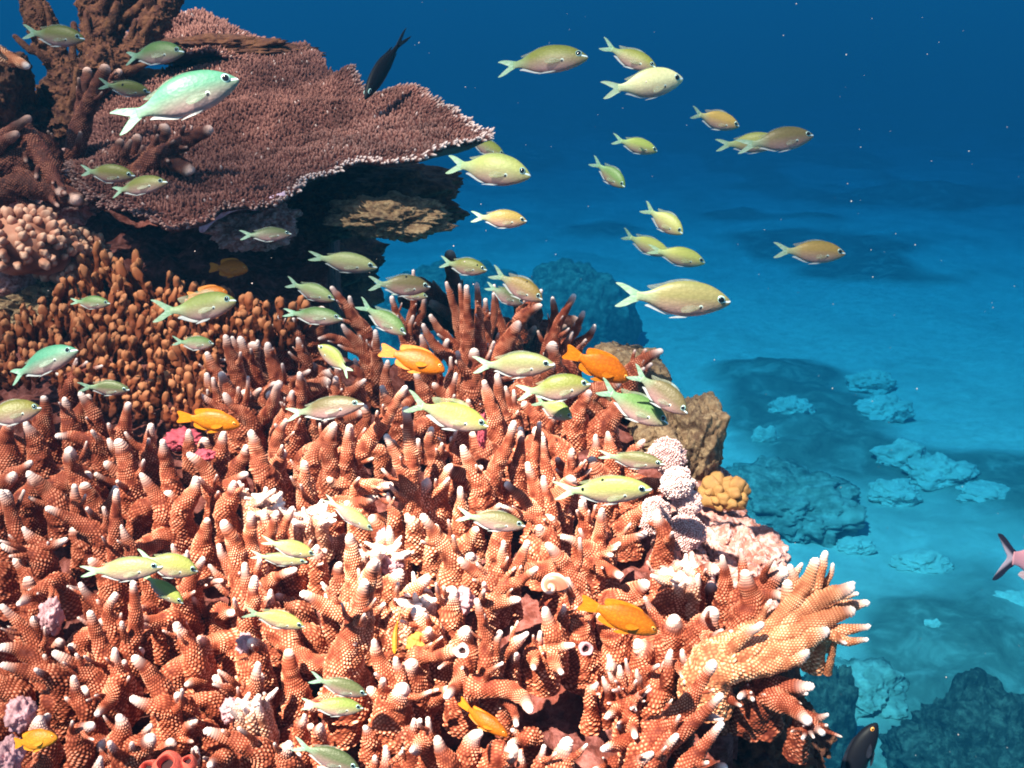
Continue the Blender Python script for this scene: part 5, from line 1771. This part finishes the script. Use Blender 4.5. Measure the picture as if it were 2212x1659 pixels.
ORANGE = [
 (820, 755, 962, 797, 62, (.44, .092, .002), 'd0', 0, 1.0, 'deep orange fish below the crest beside the tall fingers'),
 (1220, 758, 1360, 818, 68, (.46, .098, .002), 'd0', 0, 0.97, 'deep orange fish next to the coral sprig on the brown rock'),
 (382, 900, 519, 916, 54, (.55, .15, .006), 'd0', 0, 1.0, 'yellow orange fish over the magenta sponge'),
 (1252, 1300, 1422, 1362, 70, (.50, .13, .004), 'd0', 0, 0.97, 'large yellow orange fish beside the blunt glaring knob'),
 (983, 1520, 1098, 1588, 40, (.52, .13, .005), 'd3', 0, 0.95, 'small orange fish at the mouth of the black cave'),
 (856, 1322, 852, 1412, 20, (.85, .34, .02), 'd1', 25, 0.95, 'slim orange fish hanging head down beside the upright branch'),
 (452, 578, 536, 580, 46, (.55, .14, .004), 'd0', 0, 1.22, 'dim orange fish inside the dark cave under the plate'),
 (404, 640, 492, 630, 40, (.62, .18, .008), 'd0', 0, 1.15, 'orange fish behind the bright yellow green fish'),
 (14, 1612, 124, 1590, 50, (.62, .24, .02), 'd3', 0, 0.95, 'curled orange brown fish in the bottom corner'),
 (1455, 1672, 1550, 1668, 44, (.70, .24, .01), 'd0', 0, 0.9, 'orange fish whose back just shows at the bottom edge'),
]
SPOTS = {(795, 612): [(.10, .125, .026)], (1195, 1060): [(.02, .125, .024), (-.19, .02, .024)], (212, 180): [(-.02, .06, .03)], (1000, 292): [(.02, .08, .03)],
         (950, 565): [(.30, .05, .024)], (1065, 588): [(.12, .12, .022)], (1338, 506): [(-.12, .02, .022)]}
def place_fish():
    for lst, name, cat, group in ((FISH, 'chromis_fish', 'fish', G1), (ORANGE, 'orange_damselfish', 'fish', 'orange damselfish among the corals')):
        for (x0, y0, x1, y1, h, col, kind, yaw, f, lab) in lst:
            L = math.dist((x0, y0), (x1, y1))
            rd = min(reef_d(x0, y0), reef_d(x1, y1), reef_d((x0 + x1) / 2, (y0 + y1) / 2 + h * 0.5))
            over = y0 > 560 and x1 < 1500 - (0 if y0 > 740 else 250)
            d = 175.0 / L
            if over: d = min(d, rd * 0.80)
            elif x1 < 700: d = min(d, 1.05)
            d = max(0.42, min(1.5, d)) * f
            rg = random.Random(int(x0 * 13 + y0 * 7))
            if kind == 'c0': kind = rg.choice(['c0', 'c0', 'c1', 'c2', 'c3'])
            if not yaw: yaw = rg.uniform(-14, 14)
            cj = rg.uniform(0.85, 1.15) * ((0.56 if over or x1 < 700 else 0.74) if kind[0] == 'c' else 0.88)  # open-water fish take lighter skin to make up for weaker light
            fr = add_fish(name, kind, (x0, y0), (x1, y1), h, d, tuple(c * cj * rg.uniform(0.93, 1.07) for c in col), lab, yaw, group, roll=rg.gauss(0, 9))
            if (x0, y0) in SPOTS: back_spots(fr, SPOTS[(x0, y0)])
place_fish()

# dark fish
def recolour(root, skin, fin):
    for o in root.children:
        if o.name.startswith(('eye', 'pupil')): continue
        me = o.data.copy(); me.materials.clear(); me.materials.append(M[skin if o.name.startswith('body') else fin]); o.data = me
f = add_fish('dark_fish', 'c1', (868, 72), (788, 214), 40, 1.35, (.03, .03, .05), 'dark blue fish diving behind the table coral rim', 30, wide=0.8)
recolour(f, 'dark_skin', 'dark_fin')
f = add_fish('pink_fish', 'c4', (2118, 1192), (2400, 1232), 128, 0.60, (.6, .3, .3), 'pink fish leaving the frame, only its black edged tail in view')
recolour(f, 'pink_skin', 'pink_fin')
for o in f.children:
    if o.name.startswith('tail_fin'):
        m, t, b = new_mat('edged_tail')
        tc = t.nodes.new('ShaderNodeTexCoord'); sep = t.nodes.new('ShaderNodeSeparateXYZ'); t.links.new(tc.outputs['Object'], sep.inputs[0])
        k = math_n(t, 'SUBTRACT', math_n(t, 'ABSOLUTE', sep.outputs[2]), math_n(t, 'MULTIPLY', math_n(t, 'ADD', sep.outputs[0], 0.30), -0.55))
        k = math_n(t, 'ADD', math_n(t, 'MULTIPLY', k, 14.0), 0.30)
        t.links.new(ramp(t, k, [(0.25, (.55, .40, .46)), (0.55, (.02, .02, .04))]), b.inputs['Base Color'])
        b.inputs['Roughness'].default_value = 0.4
        o.data.materials.clear(); o.data.materials.append(m)
f = add_fish('dark_fish', 'd0', (1815, 1720), (1890, 1560), 62, 0.95, (.02, .02, .03), 'black fish with yellow finned side rising at the bottom edge', 0)
recolour(f, 'dark_skin', 'dark_fin')
